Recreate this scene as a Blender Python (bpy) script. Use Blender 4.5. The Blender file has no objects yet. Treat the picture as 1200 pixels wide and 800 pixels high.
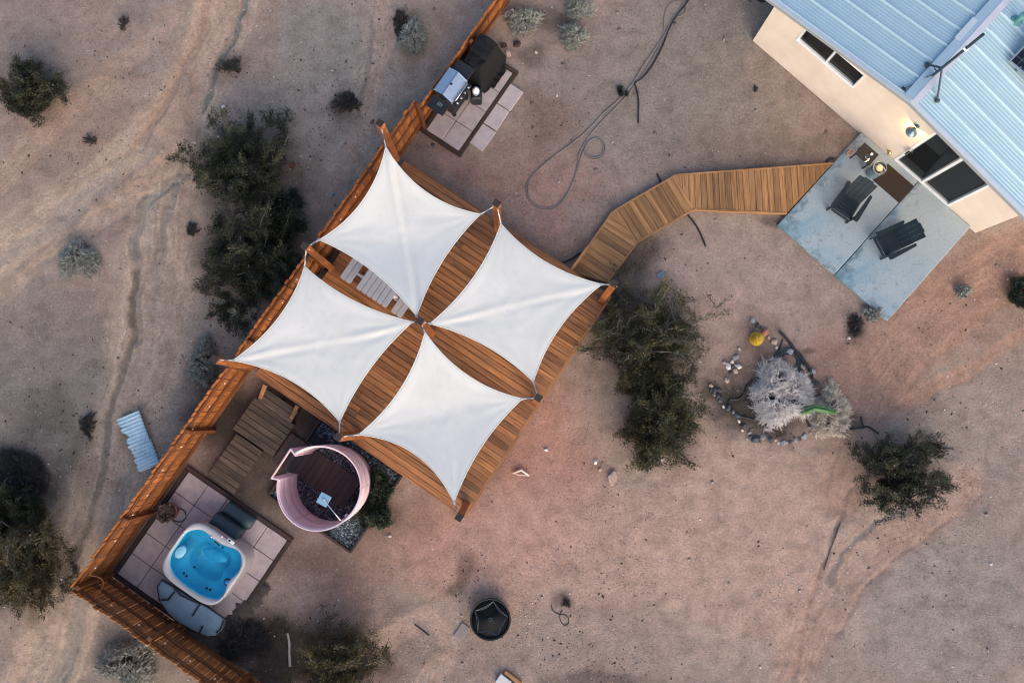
import bpy, math, random
import numpy as np
from mathutils import Vector, Matrix

random.seed(7)
RNG = np.random.default_rng(11)
SC = bpy.context.scene
COL = SC.collection

# ------------------------------------------------------------------ camera, sky, sun, exposure
F_PX, CAM_H = 933.0, 18.7            # focal length in photo pixels (photo 1200 wide), height in metres
TILT = math.atan(90.0 / F_PX)
cam = bpy.data.cameras.new("camera")
cam.sensor_fit = 'HORIZONTAL'; cam.sensor_width = 36.0; cam.lens = 36.0 * F_PX / 1200.0
cam.clip_start = 0.1; cam.clip_end = 2000.0
cam_o = bpy.data.objects.new("camera", cam); COL.objects.link(cam_o)
cam_o.location = (0, 0, CAM_H); cam_o.rotation_euler = (TILT, 0, 0)
SC.camera = cam_o

SUN_EL, SUN_AZ = 24.0, 162.0          # low evening sun, azimuth clockwise from +Y
world = bpy.data.worlds.new("World"); SC.world = world; world.use_nodes = True
wn = world.node_tree.nodes; wl = world.node_tree.links
sky = wn.new("ShaderNodeTexSky"); sky.sky_type = 'NISHITA'; sky.sun_disc = False
sky.sun_elevation = math.radians(SUN_EL); sky.sun_rotation = math.radians(SUN_AZ)
sky.altitude = 900; sky.air_density = 0.9; sky.dust_density = 3.0; sky.ozone_density = 0.4
bg = wn["Background"]; bg.inputs["Strength"].default_value = 0.15
wl.new(sky.outputs[0], bg.inputs[0])
sun = bpy.data.lights.new("sun", 'SUN'); sun.energy = 1.4; sun.angle = math.radians(75); sun.color = (1.0, 0.83, 0.60)
sun_o = bpy.data.objects.new("sun", sun); COL.objects.link(sun_o); sun_o.location = (0, 0, 40)
_a, _e = math.radians(SUN_AZ), math.radians(SUN_EL)
_sd = Vector((math.sin(_a) * math.cos(_e), math.cos(_a) * math.cos(_e), math.sin(_e)))
sun_o.rotation_euler = (-_sd).to_track_quat('-Z', 'Y').to_euler()
SC.view_settings.view_transform = 'Standard'; SC.view_settings.look = 'None'
SC.view_settings.gamma = 1.0; SC.view_settings.exposure = 1.0
SC.render.engine = 'CYCLES'
SC.cycles.filter_width = 1.1; SC.cycles.max_bounces = 8; SC.cycles.transparent_max_bounces = 16

# ------------------------------------------------------------------ layout helpers
def ray(px, py):
    x, y, z = (px - 600) / F_PX, -(py - 400) / F_PX, -1.0
    c, s = math.cos(TILT), math.sin(TILT)
    return Vector((x, y * c - z * s, y * s + z * c))
def P(px, py, z=0.0):
    d = ray(px, py); t = (z - CAM_H) / d.z
    return Vector((d.x * t, d.y * t, z))
def to_px(x, y):                       # ground point -> photo pixel (arrays allowed); used to lay out soil patches
    c, s = math.cos(TILT), math.sin(TILT)
    dy, dz = y, -CAM_H
    yc = dy * c + dz * s; zc = -dy * s + dz * c
    return 600 + F_PX * x / -zc, 400 - F_PX * yc / -zc
def S(r, g, b):                        # display colour -> linear
    f = lambda c: c / 12.92 if c <= 0.04045 else ((c + 0.055) / 1.055) ** 2.4
    return (f(r / 255), f(g / 255), f(b / 255), 1.0)

C0 = P(128, 673); _v = (P(599, 0) - C0); VDIR = Vector((_v.x, _v.y)).normalized(); UDIR = Vector((VDIR.y, -VDIR.x))
ANG = math.atan2(UDIR.y, UDIR.x)       # local x = u (down-right in the photo), local y = v (up-right, along the fence)

# ------------------------------------------------------------------ mesh builder
class MB:
    def __init__(s): s.v = []; s.f = []
    def add(s, vs, fs):
        o = len(s.v); s.v.extend([tuple(p) for p in vs]); s.f.extend([tuple(i + o for i in f) for f in fs]); return s
    def box(s, c, d, m=None):
        vs = [Vector((sx * d[0] / 2, sy * d[1] / 2, sz * d[2] / 2)) for sx in (-1, 1) for sy in (-1, 1) for sz in (-1, 1)]
        if m is not None: vs = [m @ p for p in vs]
        vs = [p + Vector(c) for p in vs]
        return s.add(vs, [(0, 1, 3, 2), (4, 6, 7, 5), (0, 4, 5, 1), (2, 3, 7, 6), (0, 2, 6, 4), (1, 5, 7, 3)])
    def bbox(s, c, d, b=0.01, m=None):   # box with chamfered edges
        hx, hy, hz = d[0] / 2, d[1] / 2, d[2] / 2
        b = min(b, hx * .9, hy * .9, hz * .9)
        ring = lambda x, y, z: [(x - b, -y, z), (x, -y + b, z), (x, y - b, z), (x - b, y, z), (-x + b, y, z), (-x, y - b, z), (-x, -y + b, z), (-x + b, -y, z)]
        rs = [ring(hx - b, hy - b, -hz), ring(hx, hy, -hz + b), ring(hx, hy, hz - b), ring(hx - b, hy - b, hz)]
        vs = [Vector(p) for r in rs for p in r]
        if m is not None: vs = [m @ p for p in vs]
        vs = [p + Vector(c) for p in vs]
        fs = [tuple(range(7, -1, -1)), tuple(range(24, 32))]
        for k in range(3):
            for i in range(8):
                j = (i + 1) % 8; fs.append((k * 8 + i, k * 8 + j, k * 8 + 8 + j, k * 8 + 8 + i))
        return s.add(vs, fs)
    def prism(s, poly, z0, z1, m=None):
        a = sum(poly[i][0] * poly[(i + 1) % len(poly)][1] - poly[(i + 1) % len(poly)][0] * poly[i][1] for i in range(len(poly)))
        if a < 0: poly = poly[::-1]
        n = len(poly); vs = [Vector((p[0], p[1], z0)) for p in poly] + [Vector((p[0], p[1], z1)) for p in poly]
        if m is not None: vs = [m @ p for p in vs]
        fs = [tuple(range(n - 1, -1, -1)), tuple(range(n, 2 * n))] + [(i, (i + 1) % n, n + (i + 1) % n, n + i) for i in range(n)]
        return s.add(vs, fs)
    def tube(s, pts, r, n=6, closed=False):
        pts = [Vector(p) for p in pts]; k = len(pts); o = []
        up = Vector((0, 0, 1))
        for i, p in enumerate(pts):
            if closed: t = pts[(i + 1) % k] - pts[i - 1]
            else: t = pts[min(i + 1, k - 1)] - pts[max(i - 1, 0)]
            t = t.normalized() if t.length > 1e-9 else Vector((1, 0, 0))
            a = t.cross(up)
            if a.length < 1e-3: a = t.cross(Vector((1, 0, 0)))
            a.normalize(); b = a.cross(t)
            rr = r[i] if isinstance(r, (list, tuple)) else r
            o += [p + (a * math.cos(2 * math.pi * j / n) + b * math.sin(2 * math.pi * j / n)) * rr for j in range(n)]
        fs = []
        for i in range(k if closed else k - 1):
            i2 = (i + 1) % k
            for j in range(n):
                j2 = (j + 1) % n; fs.append((i * n + j, i * n + j2, i2 * n + j2, i2 * n + j))
        if not closed: fs += [tuple(range(n - 1, -1, -1)), tuple(range((k - 1) * n, k * n))]
        return s.add(o, fs)
    def lathe(s, prof, n=20, c=(0, 0, 0), sx=1.0, sy=1.0):
        c = Vector(c); vs = []
        for r, z in prof:
            vs += [c + Vector((r * sx * math.cos(2 * math.pi * j / n), r * sy * math.sin(2 * math.pi * j / n), z)) for j in range(n)]
        fs = []
        for i in range(len(prof) - 1):
            for j in range(n):
                j2 = (j + 1) % n; fs.append((i * n + j, i * n + j2, (i + 1) * n + j2, (i + 1) * n + j))
        fs += [tuple(range(n - 1, -1, -1)), tuple(range((len(prof) - 1) * n, len(prof) * n))]
        return s.add(vs, fs)
    def rings(s, rs, cap0=True, cap1=True):
        n = len(rs[0]); vs = [p for r in rs for p in r]; fs = []
        for i in range(len(rs) - 1):
            for j in range(n):
                j2 = (j + 1) % n; fs.append((i * n + j, i * n + j2, (i + 1) * n + j2, (i + 1) * n + j))
        if cap0: fs.append(tuple(range(n - 1, -1, -1)))
        if cap1: fs.append(tuple(range((len(rs) - 1) * n, len(rs) * n)))
        return s.add(vs, fs)
    def mesh(s, name, mat, smooth=False):
        me = bpy.data.meshes.new(name); me.from_pydata(s.v, [], s.f); me.validate()
        if mat: me.materials.append(mat)
        if smooth:
            me.polygons.foreach_set("use_smooth", [True] * len(me.polygons)); 
            if smooth != 'all':
                try: me.set_sharp_from_angle(angle=math.radians(40))
                except Exception: pass
        me.update(); return me
    def build(s, name, mat, parent=None, loc=(0, 0, 0), rz=0.0, smooth=False):
        return link(name, s.mesh(name, mat, smooth), parent, loc, rz)

def link(name, me, parent=None, loc=(0, 0, 0), rz=0.0, rot=None):
    o = bpy.data.objects.new(name, me); COL.objects.link(o)
    o.location = loc; o.rotation_euler = rot if rot else (0, 0, rz)
    if parent: o.parent = parent
    return o
def np_mesh(name, v, faces, mat, smooth=False):      # v (n,3), faces (m,k) same-size polygons
    me = bpy.data.meshes.new(name); k = faces.shape[1]
    me.vertices.add(len(v)); me.vertices.foreach_set("co", v.astype(np.float32).ravel())
    me.loops.add(faces.size); me.loops.foreach_set("vertex_index", faces.astype(np.int32).ravel())
    me.polygons.add(len(faces)); me.polygons.foreach_set("loop_start", np.arange(0, faces.size, k, dtype=np.int32))
    if smooth: me.polygons.foreach_set("use_smooth", np.ones(len(faces), dtype=bool))
    if mat: me.materials.append(mat)
    me.update(calc_edges=True); me.validate(); return me
def tag(o, label=None, cat=None, group=None, kind=None):
    if label: o['label'] = label
    if cat: o['category'] = cat
    if group: o['group'] = group
    if kind: o['kind'] = kind
    return o
def thing(name, label, cat, loc, rz=0.0, group=None):
    o = bpy.data.objects.new(name, None); COL.objects.link(o); o.empty_display_size = 0.2
    o.location = loc; o.rotation_euler = (0, 0, rz); return tag(o, label, cat, group)
def copy_tree(o, parent=None):
    c = o.copy(); COL.objects.link(c)
    if parent: c.parent = parent
    for ch in list(o.children): copy_tree(ch, c)
    return c
def loc2(px, py, z, org, ang):         # photo pixel at height z -> local coordinates of a frame
    p = P(px, py, z) - Vector((org[0], org[1], 0)); c, s = math.cos(-ang), math.sin(-ang)
    return Vector((p.x * c - p.y * s, p.x * s + p.y * c, z - org[2]))
def clip(poly, n, d, keep_ge=True):    # keep the part of a polygon where n.p >= d
    out = []
    for i in range(len(poly)):
        a, b = poly[i], poly[(i + 1) % len(poly)]
        da, db = n[0] * a[0] + n[1] * a[1] - d, n[0] * b[0] + n[1] * b[1] - d
        if not keep_ge: da, db = -da, -db
        if da >= 0: out.append(a)
        if (da >= 0) != (db >= 0):
            t = da / (da - db); out.append((a[0] + (b[0] - a[0]) * t, a[1] + (b[1] - a[1]) * t))
    return out
def area(p): return abs(sum(p[i][0] * p[(i + 1) % len(p)][1] - p[(i + 1) % len(p)][0] * p[i][1] for i in range(len(p)))) / 2
def planks(parent, poly, d, width, gap, ztop, th, mat, joint=None, name='plank', jz=0.003):
    """boards laid along d inside a convex polygon (parent-local); each board an object of its own"""
    d = Vector(d).normalized(); n = Vector((-d.y, d.x)); a = math.atan2(d.y, d.x)
    lo = min(n.x * p[0] + n.y * p[1] for p in poly); hi = max(n.x * p[0] + n.y * p[1] for p in poly)
    k = max(1, round((hi - lo) / width)); w = (hi - lo) / k
    for i in range(k):
        st = clip(clip(poly, n, lo + i * w + gap / 2), n, lo + (i + 1) * w - gap / 2, False)
        if len(st) < 3 or area(st) < 0.004: continue
        s0 = min(d.x * p[0] + d.y * p[1] for p in st); s1 = max(d.x * p[0] + d.y * p[1] for p in st)
        cuts = [s0, s1]
        if joint and s1 - s0 > joint * 1.2:
            c = s0 + random.choice([0.32, 0.5, 0.66, 0.41]) * (s1 - s0) + random.uniform(-.1, .1); cuts = [s0, c, s1]
        for q in range(len(cuts) - 1):
            pc = st
            if q > 0: pc = clip(pc, d, cuts[q] + .002)
            if q < len(cuts) - 2: pc = clip(pc, d, cuts[q + 1] - .002, False)
            if len(pc) < 3: continue
            cx = sum(p[0] for p in pc) / len(pc); cy = sum(p[1] for p in pc) / len(pc)
            ca, sa = math.cos(-a), math.sin(-a)
            lp = [((x - cx) * ca - (y - cy) * sa, (x - cx) * sa + (y - cy) * ca) for x, y in pc]
            m = MB().prism(lp, -th, 0.0)
            m.build(name, mat, parent, (cx, cy, ztop + random.uniform(-jz, 0)), a)

# ------------------------------------------------------------------ numpy value noise
def _hash(ix, iy, seed):
    h = (ix.astype(np.int64) * 374761393 + iy.astype(np.int64) * 668265263 + seed * 974711) & 0x7fffffff
    h = ((h ^ (h >> 13)) * 1274126177) & 0x7fffffff
    return ((h ^ (h >> 16)) & 0xffff) / 65535.0
def vnoise(x, y, seed=0):
    x0, y0 = np.floor(x), np.floor(y); fx, fy = x - x0, y - y0
    fx = fx * fx * (3 - 2 * fx); fy = fy * fy * (3 - 2 * fy)
    h = lambda i, j: _hash(x0 + i, y0 + j, seed)
    return (h(0, 0) * (1 - fx) + h(1, 0) * fx) * (1 - fy) + (h(0, 1) * (1 - fx) + h(1, 1) * fx) * fy
def fbm(x, y, seed=0, o=4):
    r = 0; a = .5; t = 0
    for k in range(o): r = r + a * vnoise(x * 2 ** k, y * 2 ** k, seed + k * 17); t += a; a *= .5
    return r / t
# ------------------------------------------------------------------ materials
def new_mat(name):
    m = bpy.data.materials.new(name); m.use_nodes = True; nt = m.node_tree
    return m, nt.nodes, nt.links, nt.nodes["Principled BSDF"]
def mixc(N, L, a, b, f, mode='MIX'):
    n = N.new("ShaderNodeMix"); n.data_type = 'RGBA'; n.blend_type = mode
    for s, v in ((n.inputs[0], f), (n.inputs[6], a), (n.inputs[7], b)):
        if hasattr(v, 'is_output'): L.new(v, s)
        else: s.default_value = v
    return n.outputs[2]
def ramp(N, L, fac, stops):
    r = N.new("ShaderNodeValToRGB"); L.new(fac, r.inputs[0]); e = r.color_ramp.elements
    while len(e) < len(stops): e.new(0.5)
    for k, (p, c) in enumerate(stops):
        e[k].position = p; e[k].color = c if len(c) == 4 else (*c, 1)
    return r.outputs[0]
def noise(N, L, vec, scale, detail=4, rough=.55, dist=0.0):
    n = N.new("ShaderNodeTexNoise"); n.inputs["Scale"].default_value = scale; n.inputs["Detail"].default_value = detail
    n.inputs["Roughness"].default_value = rough; n.inputs["Distortion"].default_value = dist
    if vec is not None: L.new(vec, n.inputs["Vector"])
    return n.outputs["Fac"]
def bump(N, L, h, bsdf, st=.3, d=.01):
    b = N.new("ShaderNodeBump"); b.inputs["Strength"].default_value = st; b.inputs["Distance"].default_value = d
    L.new(h, b.inputs["Height"]); L.new(b.outputs[0], bsdf.inputs["Normal"])
def objvec(N, L, scale=(1, 1, 1), rnd=True):
    t = N.new("ShaderNodeTexCoord"); m = N.new("ShaderNodeMapping"); m.inputs["Scale"].default_value = scale
    if rnd:
        oi = N.new("ShaderNodeObjectInfo"); mu = N.new("ShaderNodeMath"); mu.operation = 'MULTIPLY'; mu.inputs[1].default_value = 57.0
        L.new(oi.outputs["Random"], mu.inputs[0]); ad = N.new("ShaderNodeVectorMath"); ad.operation = 'ADD'
        L.new(t.outputs["Object"], ad.inputs[0]); L.new(mu.outputs[0], ad.inputs[1]); L.new(ad.outputs[0], m.inputs["Vector"])
    else: L.new(t.outputs["Object"], m.inputs["Vector"])
    return m.outputs[0]
G4 = lambda v: (v, v, v, 1)
def wood(name, light, dark, worn=None, rough=.6, grain=(1.6, 22, 22), var=.45):
    m, N, L, B = new_mat(name)
    v = objvec(N, L, grain); oi = N.new("ShaderNodeObjectInfo")
    g = noise(N, L, v, 1.0, 6, .65, .4)
    c = ramp(N, L, g, [(.34, dark), (.52, tuple(.5 * (a + b) for a, b in zip(light, dark))), (.66, light)])
    sc = ramp(N, L, oi.outputs["Random"], [(0, G4(1 - var)), (.5, G4(1.0)), (1, G4(1 + var * .6))])
    c = mixc(N, L, c, sc, 1.0, 'MULTIPLY')
    v2 = objvec(N, L, (1.1, 2.6, 2.6)); b2 = noise(N, L, v2, 1.3, 4, .6)
    if worn:
        w = ramp(N, L, b2, [(.50, G4(0)), (.72, G4(.6))]); c = mixc(N, L, c, worn, w)
    else:
        c = mixc(N, L, c, ramp(N, L, b2, [(.3, G4(.72)), (.65, G4(1.08))]), 1.0, 'MULTIPLY')
    L.new(c, B.inputs["Base Color"]); B.inputs["Roughness"].default_value = rough
    bump(N, L, g, B, .35, .004); return m
def plain(name, col, rough=.6, metal=0.0, var=.12, scale=6, bst=.15, bscale=60, spec=None):
    m, N, L, B = new_mat(name); v = objvec(N, L)
    n = noise(N, L, v, scale, 5, .6)
    c = mixc(N, L, col, ramp(N, L, n, [(.3, G4(1 - var)), (.7, G4(1 + var))]), 1.0, 'MULTIPLY')
    L.new(c, B.inputs["Base Color"]); B.inputs["Roughness"].default_value = rough; B.inputs["Metallic"].default_value = metal
    if spec is not None: B.inputs["Specular IOR Level"].default_value = spec
    if bst: bump(N, L, noise(N, L, v, bscale, 3), B, bst, .004)
    return m
def varied(name, stops, rough=.85, island=False, bst=.4, scale=18):   # colour picked per object or per mesh island
    m, N, L, B = new_mat(name)
    if island == 'shade': g = N.new("ShaderNodeAttribute"); g.attribute_name = "shade"; r = g.outputs["Fac"]
    elif island: g = N.new("ShaderNodeNewGeometry"); r = g.outputs["Random Per Island"]
    else: g = N.new("ShaderNodeObjectInfo"); r = g.outputs["Random"]
    c = ramp(N, L, r, stops); v = objvec(N, L); n = noise(N, L, v, scale, 4)
    c = mixc(N, L, c, ramp(N, L, n, [(.3, G4(.75)), (.7, G4(1.2))]), 1.0, 'MULTIPLY')
    L.new(c, B.inputs["Base Color"]); B.inputs["Roughness"].default_value = rough
    if bst: bump(N, L, n, B, bst, .01)
    return m

M = {}
M['deck'] = wood("deck_wood", (.55, .225, .072, 1), (.165, .058, .022, 1), (.27, .14, .07, 1), .6, (1.2, 30, 30), .5)
M['fence'] = wood("fence_wood", (.48, .162, .038, 1), (.22, .068, .018, 1), None, .6, (24, 24, 2.0), .3)
M['rail'] = wood("fence_rail_wood", (.22, .066, .014, 1), (.10, .028, .008, 1), None, .6, (1.6, 22, 22), .25)
M['post'] = wood("post_wood", (.42, .14, .035, 1), (.17, .052, .018, 1), None, .6, (22, 22, 2), .25)
M['endgrain'] = wood("post_end_wood", (.05, .032, .026, 1), (.02, .014, .012, 1), None, .8, (30, 30, 30), .3)
M['walk'] = wood("walkway_wood", (.50, .25, .090, 1), (.17, .080, .034, 1), (.32, .18, .085, 1), .7, (1.2, 30, 30), .42)
M['oldwood'] = wood("weathered_wood", (.18, .122, .078, 1), (.05, .035, .026, 1), None, .8, var=.35)
M['darkwood'] = wood("wet_dark_wood", (.095, .048, .034, 1), (.032, .018, .014, 1), None, .6, var=.3)
M['edging'] = wood("edging_timber", (.085, .044, .030, 1), (.030, .018, .014, 1), None, .8, var=.3)
M['newwood'] = wood("new_timber", (.56, .27, .11, 1), (.33, .135, .05, 1), None, .6, var=.15)
M['paver'] = plain("paver_concrete", (.48, .385, .37, 1), .9, 0, .16, 5, .5, 70)
M['paver_pale'] = plain("pale_paver_concrete", (.52, .43, .41, 1), .9, 0, .12, 5, .5, 70)
M['black_metal'] = plain("black_metal", (.012, .013, .016, 1), .6, 0, .25)
M['black_plastic'] = plain("black_plastic", (.012, .013, .016, 1), .5, 0, .2)
M['black_cloth'] = plain("black_cloth", (.0035, .0035, .005, 1), .95, 0, .3, 4, .3, 90)
M['steel'] = plain("brushed_steel", (.50, .52, .55, 1), .30, 1.0, .06, 8, .03, 200)
M['chrome'] = plain("chrome", (.75, .76, .78, 1), .15, 1.0, .03, 5, 0)
M['white_paint'] = plain("white_paint", (.80, .80, .80, 1), .45, 0, .05, 4, .05)
M['rib_sheen'] = plain('rib_highlight_metal', (.55, .67, .73, 1), .5, .15, .05, 4, .02)  # paler than the sheets: rib highlights put into the colour
M['grey_paint'] = plain("table_paint", (.56, .55, .56, 1), .5, 0, .06, 6, .08)
M['teal_plastic'] = plain("dark_teal_plastic", (.006, .017, .024, 1), .55, 0, .18, 5, .06)
M['slate_plastic'] = plain('slate_blue_plastic', (.019, .038, .050, 1), .45, 0, .18, 5, .06)
M['mast'] = plain('dark_mast_metal', (.045, .065, .08, 1), .5, .3, .12, 9, .05)
M['showerhead'] = plain('sky_tinted_steel', (.30, .52, .62, 1), .3, .3, .05, 9, 0)  # reflected sky put into the base colour of the metal
M['rope'] = plain("white_rope", (.55, .54, .52, 1), .8, 0, .2, 40, .3, 200)
M['hose'] = plain("grey_hose", (.21, .18, .16, 1), .6, 0, .2, 3, .1)
M['black_hose'] = plain("black_hose", (.02, .022, .027, 1), .5, 0, .3, 3, .1)
M['terracotta'] = plain("terracotta", (.20, .085, .055, 1), .85, 0, .2, 10, .3)
M['pink'] = plain("pink_paint", (.80, .57, .61, 1), .55, 0, .10, 2.5, .12, 40)
M['pink_trim'] = plain("pink_trim", (.70, .48, .47, 1), .55, 0, .10, 2.5, .05, 40)
M['blue_vinyl'] = plain("blue_grey_vinyl", (.155, .235, .300, 1), .5, 0, .14, 3, .25, 40)
M['tub'] = plain("tub_acrylic", (.45, .425, .42, 1), .3, 0, .05, 3, .03)
M['tub_skirt'] = plain("tub_skirt", (.40, .35, .34, 1), .6, 0, .08, 3, .1)
M['basin'] = plain("tub_basin_acrylic", (.10, .70, .90, 1), .3, 0, .2, 2.2, 0)
M['pale_blue'] = plain("pale_blue_acrylic", (.28, .62, .76, 1), .3, 0, .05, 3, 0)
M['blue_plastic'] = plain("blue_plastic", (.02, .16, .50, 1), .35, 0, .05, 3, 0)
M['yellow'] = plain("yellow_plastic", (.46, .29, .02, 1), .55, 0, .18, 9, .1)
M['coir'] = plain("coir_mat", (.042, .026, .019, 1), .95, 0, .3, 30, .6, 160)
M['brass'] = plain("brass", (.55, .43, .22, 1), .35, 1.0, .1, 5, 0)
M['lantern'] = plain("lantern_metal", (.21, .29, .33, 1), .4, .5, .1, 5, .05)
M['sconce'] = plain("sconce_metal", (.17, .23, .27, 1), .38, .6, .12, 9, .05)
M['candle'] = plain("candle_wax", (.80, .52, .36, 1), .6, 0, .05, 5, 0)
M['interior'] = plain("dark_interior", (.05, .045, .042, 1), .9, 0, .1, 2, 0)
M['curtain'] = plain("curtain_cloth", (.30, .31, .31, 1), .9, 0, .2, 6, .2)
M['drum'] = plain("blue_drum_plastic", (.015, .03, .06, 1), .45, 0, .1, 5, 0)
M['roof_trim'] = plain("roof_trim_metal", (.60, .66, .70, 1), .42, .35, .05, 4, .02)
M['ridge_sky_tint'] = plain('sky_tinted_ridge_metal', (.42, .55, .63, 1), .5, .3, .06, 4, .02)  # left half of the ridge, sky reflection put into the colour
M['ridge'] = plain("glow_tinted_ridge_metal", (.60, .60, .66, 1), .45, .3, .07, 4, .02)  # right half of the ridge, pinkish light put into the colour
M['fascia'] = plain("grey_fascia", (.34, .37, .38, 1), .5, .1, .06, 4, .03)
M['stem'] = plain("grey_bark", (.13, .12, .118, 1), .9, 0, .25, 20, .4)
M['dark_stem'] = plain("dark_bark", (.07, .06, .055, 1), .9, 0, .25, 20, .4)
M['stick'] = plain("bleached_wood", (.42, .37, .33, 1), .85, 0, .2, 12, .3)
M['rust'] = plain("rusty_metal", (.16, .055, .03, 1), .8, .2, .3, 20, .3)
M['bone'] = plain("pale_bleached_wood", (.62, .50, .44, 1), .8, 0, .12, 12, .3)
M['blue_tin'] = plain("blue_tin", (.16, .32, .48, 1), .4, .2, .1, 9, 0)
M['leaf'] = varied("creosote_leaf", [(0, (0.0129, 0.0145, 0.0051, 1)), (.45, (0.0367, 0.0380, 0.0109, 1)), (.8, (0.0933, 0.0840, 0.0212, 1)), (1, (0.1917, 0.1549, 0.0418, 1))], .6, 'shade', 0)
M['leaf_dark'] = varied("dark_leaf", [(0, (0.0102, 0.0117, 0.0066, 1)), (.5, (0.0279, 0.0301, 0.0139, 1)), (.85, (0.0685, 0.0672, 0.0254, 1)), (1, (0.1253, 0.1106, 0.0418, 1))], .6, 'shade', 0)
M['leaf_olive'] = varied("olive_leaf", [(0, (0.0193, 0.0154, 0.0051, 1)), (.5, (0.0543, 0.0407, 0.0109, 1)), (.85, (0.1244, 0.0887, 0.0239, 1)), (1, (0.2359, 0.1549, 0.0461, 1))], .65, 'shade', 0)
M['needle'] = varied("rosemary_needle", [(0, (.010, .018, .010, 1)), (.6, (.022, .036, .018, 1)), (1, (.045, .062, .028, 1))], .6, 'shade', 0)
M['grey_twig'] = varied("grey_green_twig", [(0, (.20, .21, .185, 1)), (.6, (.34, .345, .305, 1)), (1, (.50, .495, .44, 1))], .8, True, 0)
M['pale_twig'] = varied("pale_dry_twig", [(0, (.62, .56, .54, 1)), (.6, (.82, .77, .75, 1)), (1, (.90, .87, .85, 1))], .8, True, 0)
M['tan_twig'] = varied("tan_dry_twig", [(0, (.60, .50, .39, 1)), (.6, (.78, .68, .56, 1)), (1, (.88, .80, .70, 1))], .8, True, 0)
M['dark_twig'] = varied("dark_dead_twig", [(0, (.025, .022, .02, 1)), (.7, (.060, .052, .047, 1)), (1, (.12, .105, .095, 1))], .85, True, 0)
M['cactus'] = plain("cactus_skin", (.065, .165, .05, 1), .55, 0, .25, 5, .2)
M['cactus_dry'] = plain("cactus_dry_skin", (.46, .40, .10, 1), .6, 0, .2, 8, .2)
M['succulent'] = varied("succulent_leaf", [(0, (.035, .030, .022, 1)), (.6, (.075, .052, .042, 1)), (1, (.12, .075, .055, 1))], .6, True, 0)
M['gravel'] = varied("blue_grey_gravel", [(0, (.025, .036, .043, 1)), (.5, (.085, .120, .140, 1)), (.85, (.18, .25, .28, 1)), (1, (.34, .40, .42, 1))], .7, True, 0)
M['gravel_dark'] = varied("dark_gravel", [(0, (.03, .032, .04, 1)), (.6, (.11, .11, .135, 1)), (1, (.30, .29, .32, 1))], .7, True, 0)
M['pebble'] = varied("pebble_stone", [(0, (.10, .08, .07, 1)), (.5, (.24, .19, .165, 1)), (.85, (.36, .30, .27, 1)), (1, (.60, .55, .51, 1))], .9, True, 0)
M['white_pebble'] = varied("white_pebble_stone", [(0, (.42, .38, .36, 1)), (1, (.72, .69, .66, 1))], .85, True, 0)
M['litter'] = varied("dark_litter", [(0, (.018, .014, .012, 1)), (.7, (.045, .034, .028, 1)), (1, (.09, .065, .052, 1))], .9, True, 0)
M['stone_dark'] = plain("dark_stone", (.065, .068, .075, 1), .9, 0, .3, 14, .6)
M['stone_grey'] = plain("grey_stone", (.28, .28, .29, 1), .9, 0, .22, 14, .6)
M['stone_white'] = plain("white_stone", (.62, .58, .55, 1), .85, 0, .12, 14, .5)
M['stone_tan'] = plain("tan_stone", (.46, .33, .27, 1), .9, 0, .2, 14, .6)
M['stone_red'] = plain("reddish_stone", (.42, .17, .11, 1), .9, 0, .2, 14, .6)
M['stone_maroon'] = plain("maroon_stone", (.060, .028, .026, 1), .9, 0, .2, 14, .6)
M['bark_chip'] = M['edging']
M['solar_frame'] = plain("aluminium_frame", (.55, .58, .60, 1), .35, .9, .05, 5, 0)
M['screen'] = plain("fire_screen_mesh", (.003, .003, .0035, 1), .95, 0, .35, 40, .4, 200)
M['wire'] = plain("galvanised_wire", (.085, .105, .12, 1), .5, .6, .1, 9, 0)

def m_sail():
    m, N, L, B = new_mat("sail_canvas"); v = objvec(N, L, rnd=False)
    n = noise(N, L, v, 1.2, 5, .6); c = ramp(N, L, n, [(.3, (.79, .765, .705, 1)), (.7, (.85, .825, .765, 1))])
    st = noise(N, L, v, 9, 4, .7); c = mixc(N, L, c, ramp(N, L, st, [(.30, G4(.93)), (.45, G4(1))]), 1.0, 'MULTIPLY')
    L.new(c, B.inputs["Base Color"]); B.inputs["Roughness"].default_value = .85
    bump(N, L, noise(N, L, v, 240, 2), B, .12, .002)
    tr = N.new("ShaderNodeBsdfTranslucent"); tr.inputs[0].default_value = (.75, .75, .73, 1)
    mx = N.new("ShaderNodeMixShader"); mx.inputs[0].default_value = .18
    L.new(B.outputs[0], mx.inputs[1]); L.new(tr.outputs[0], mx.inputs[2]); L.new(mx.outputs[0], N["Material Output"].inputs[0]); return m
M['sail'] = m_sail()
def m_stucco():
    m, N, L, B = new_mat("peach_stucco"); v = objvec(N, L, rnd=False)
    n = noise(N, L, v, 1.6, 6, .62); c = ramp(N, L, n, [(.28, (.66, .545, .44, 1)), (.55, (.74, .625, .515, 1)), (.75, (.79, .69, .59, 1))])
    L.new(c, B.inputs["Base Color"]); B.inputs["Roughness"].default_value = .92
    bump(N, L, noise(N, L, v, 60, 5, .7), B, .4, .006); return m
M['stucco'] = m_stucco()
def m_roof():
    m, N, L, B = new_mat("corrugated_roof_metal"); v = objvec(N, L)
    n = noise(N, L, v, 1.4, 6, .6); c = ramp(N, L, n, [(.3, (.42, .58, .64, 1)), (.7, (.49, .64, .69, 1))])
    sp = N.new("ShaderNodeTexVoronoi"); sp.inputs["Scale"].default_value = 5.5; L.new(v, sp.inputs["Vector"])
    c = mixc(N, L, (.16, .28, .42, 1), c, ramp(N, L, sp.outputs["Distance"], [(.035, G4(.25)), (.07, G4(1))]))
    L.new(c, B.inputs["Base Color"]); B.inputs["Metallic"].default_value = .35; B.inputs["Roughness"].default_value = .55; return m
M['roof'] = m_roof()
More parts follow.
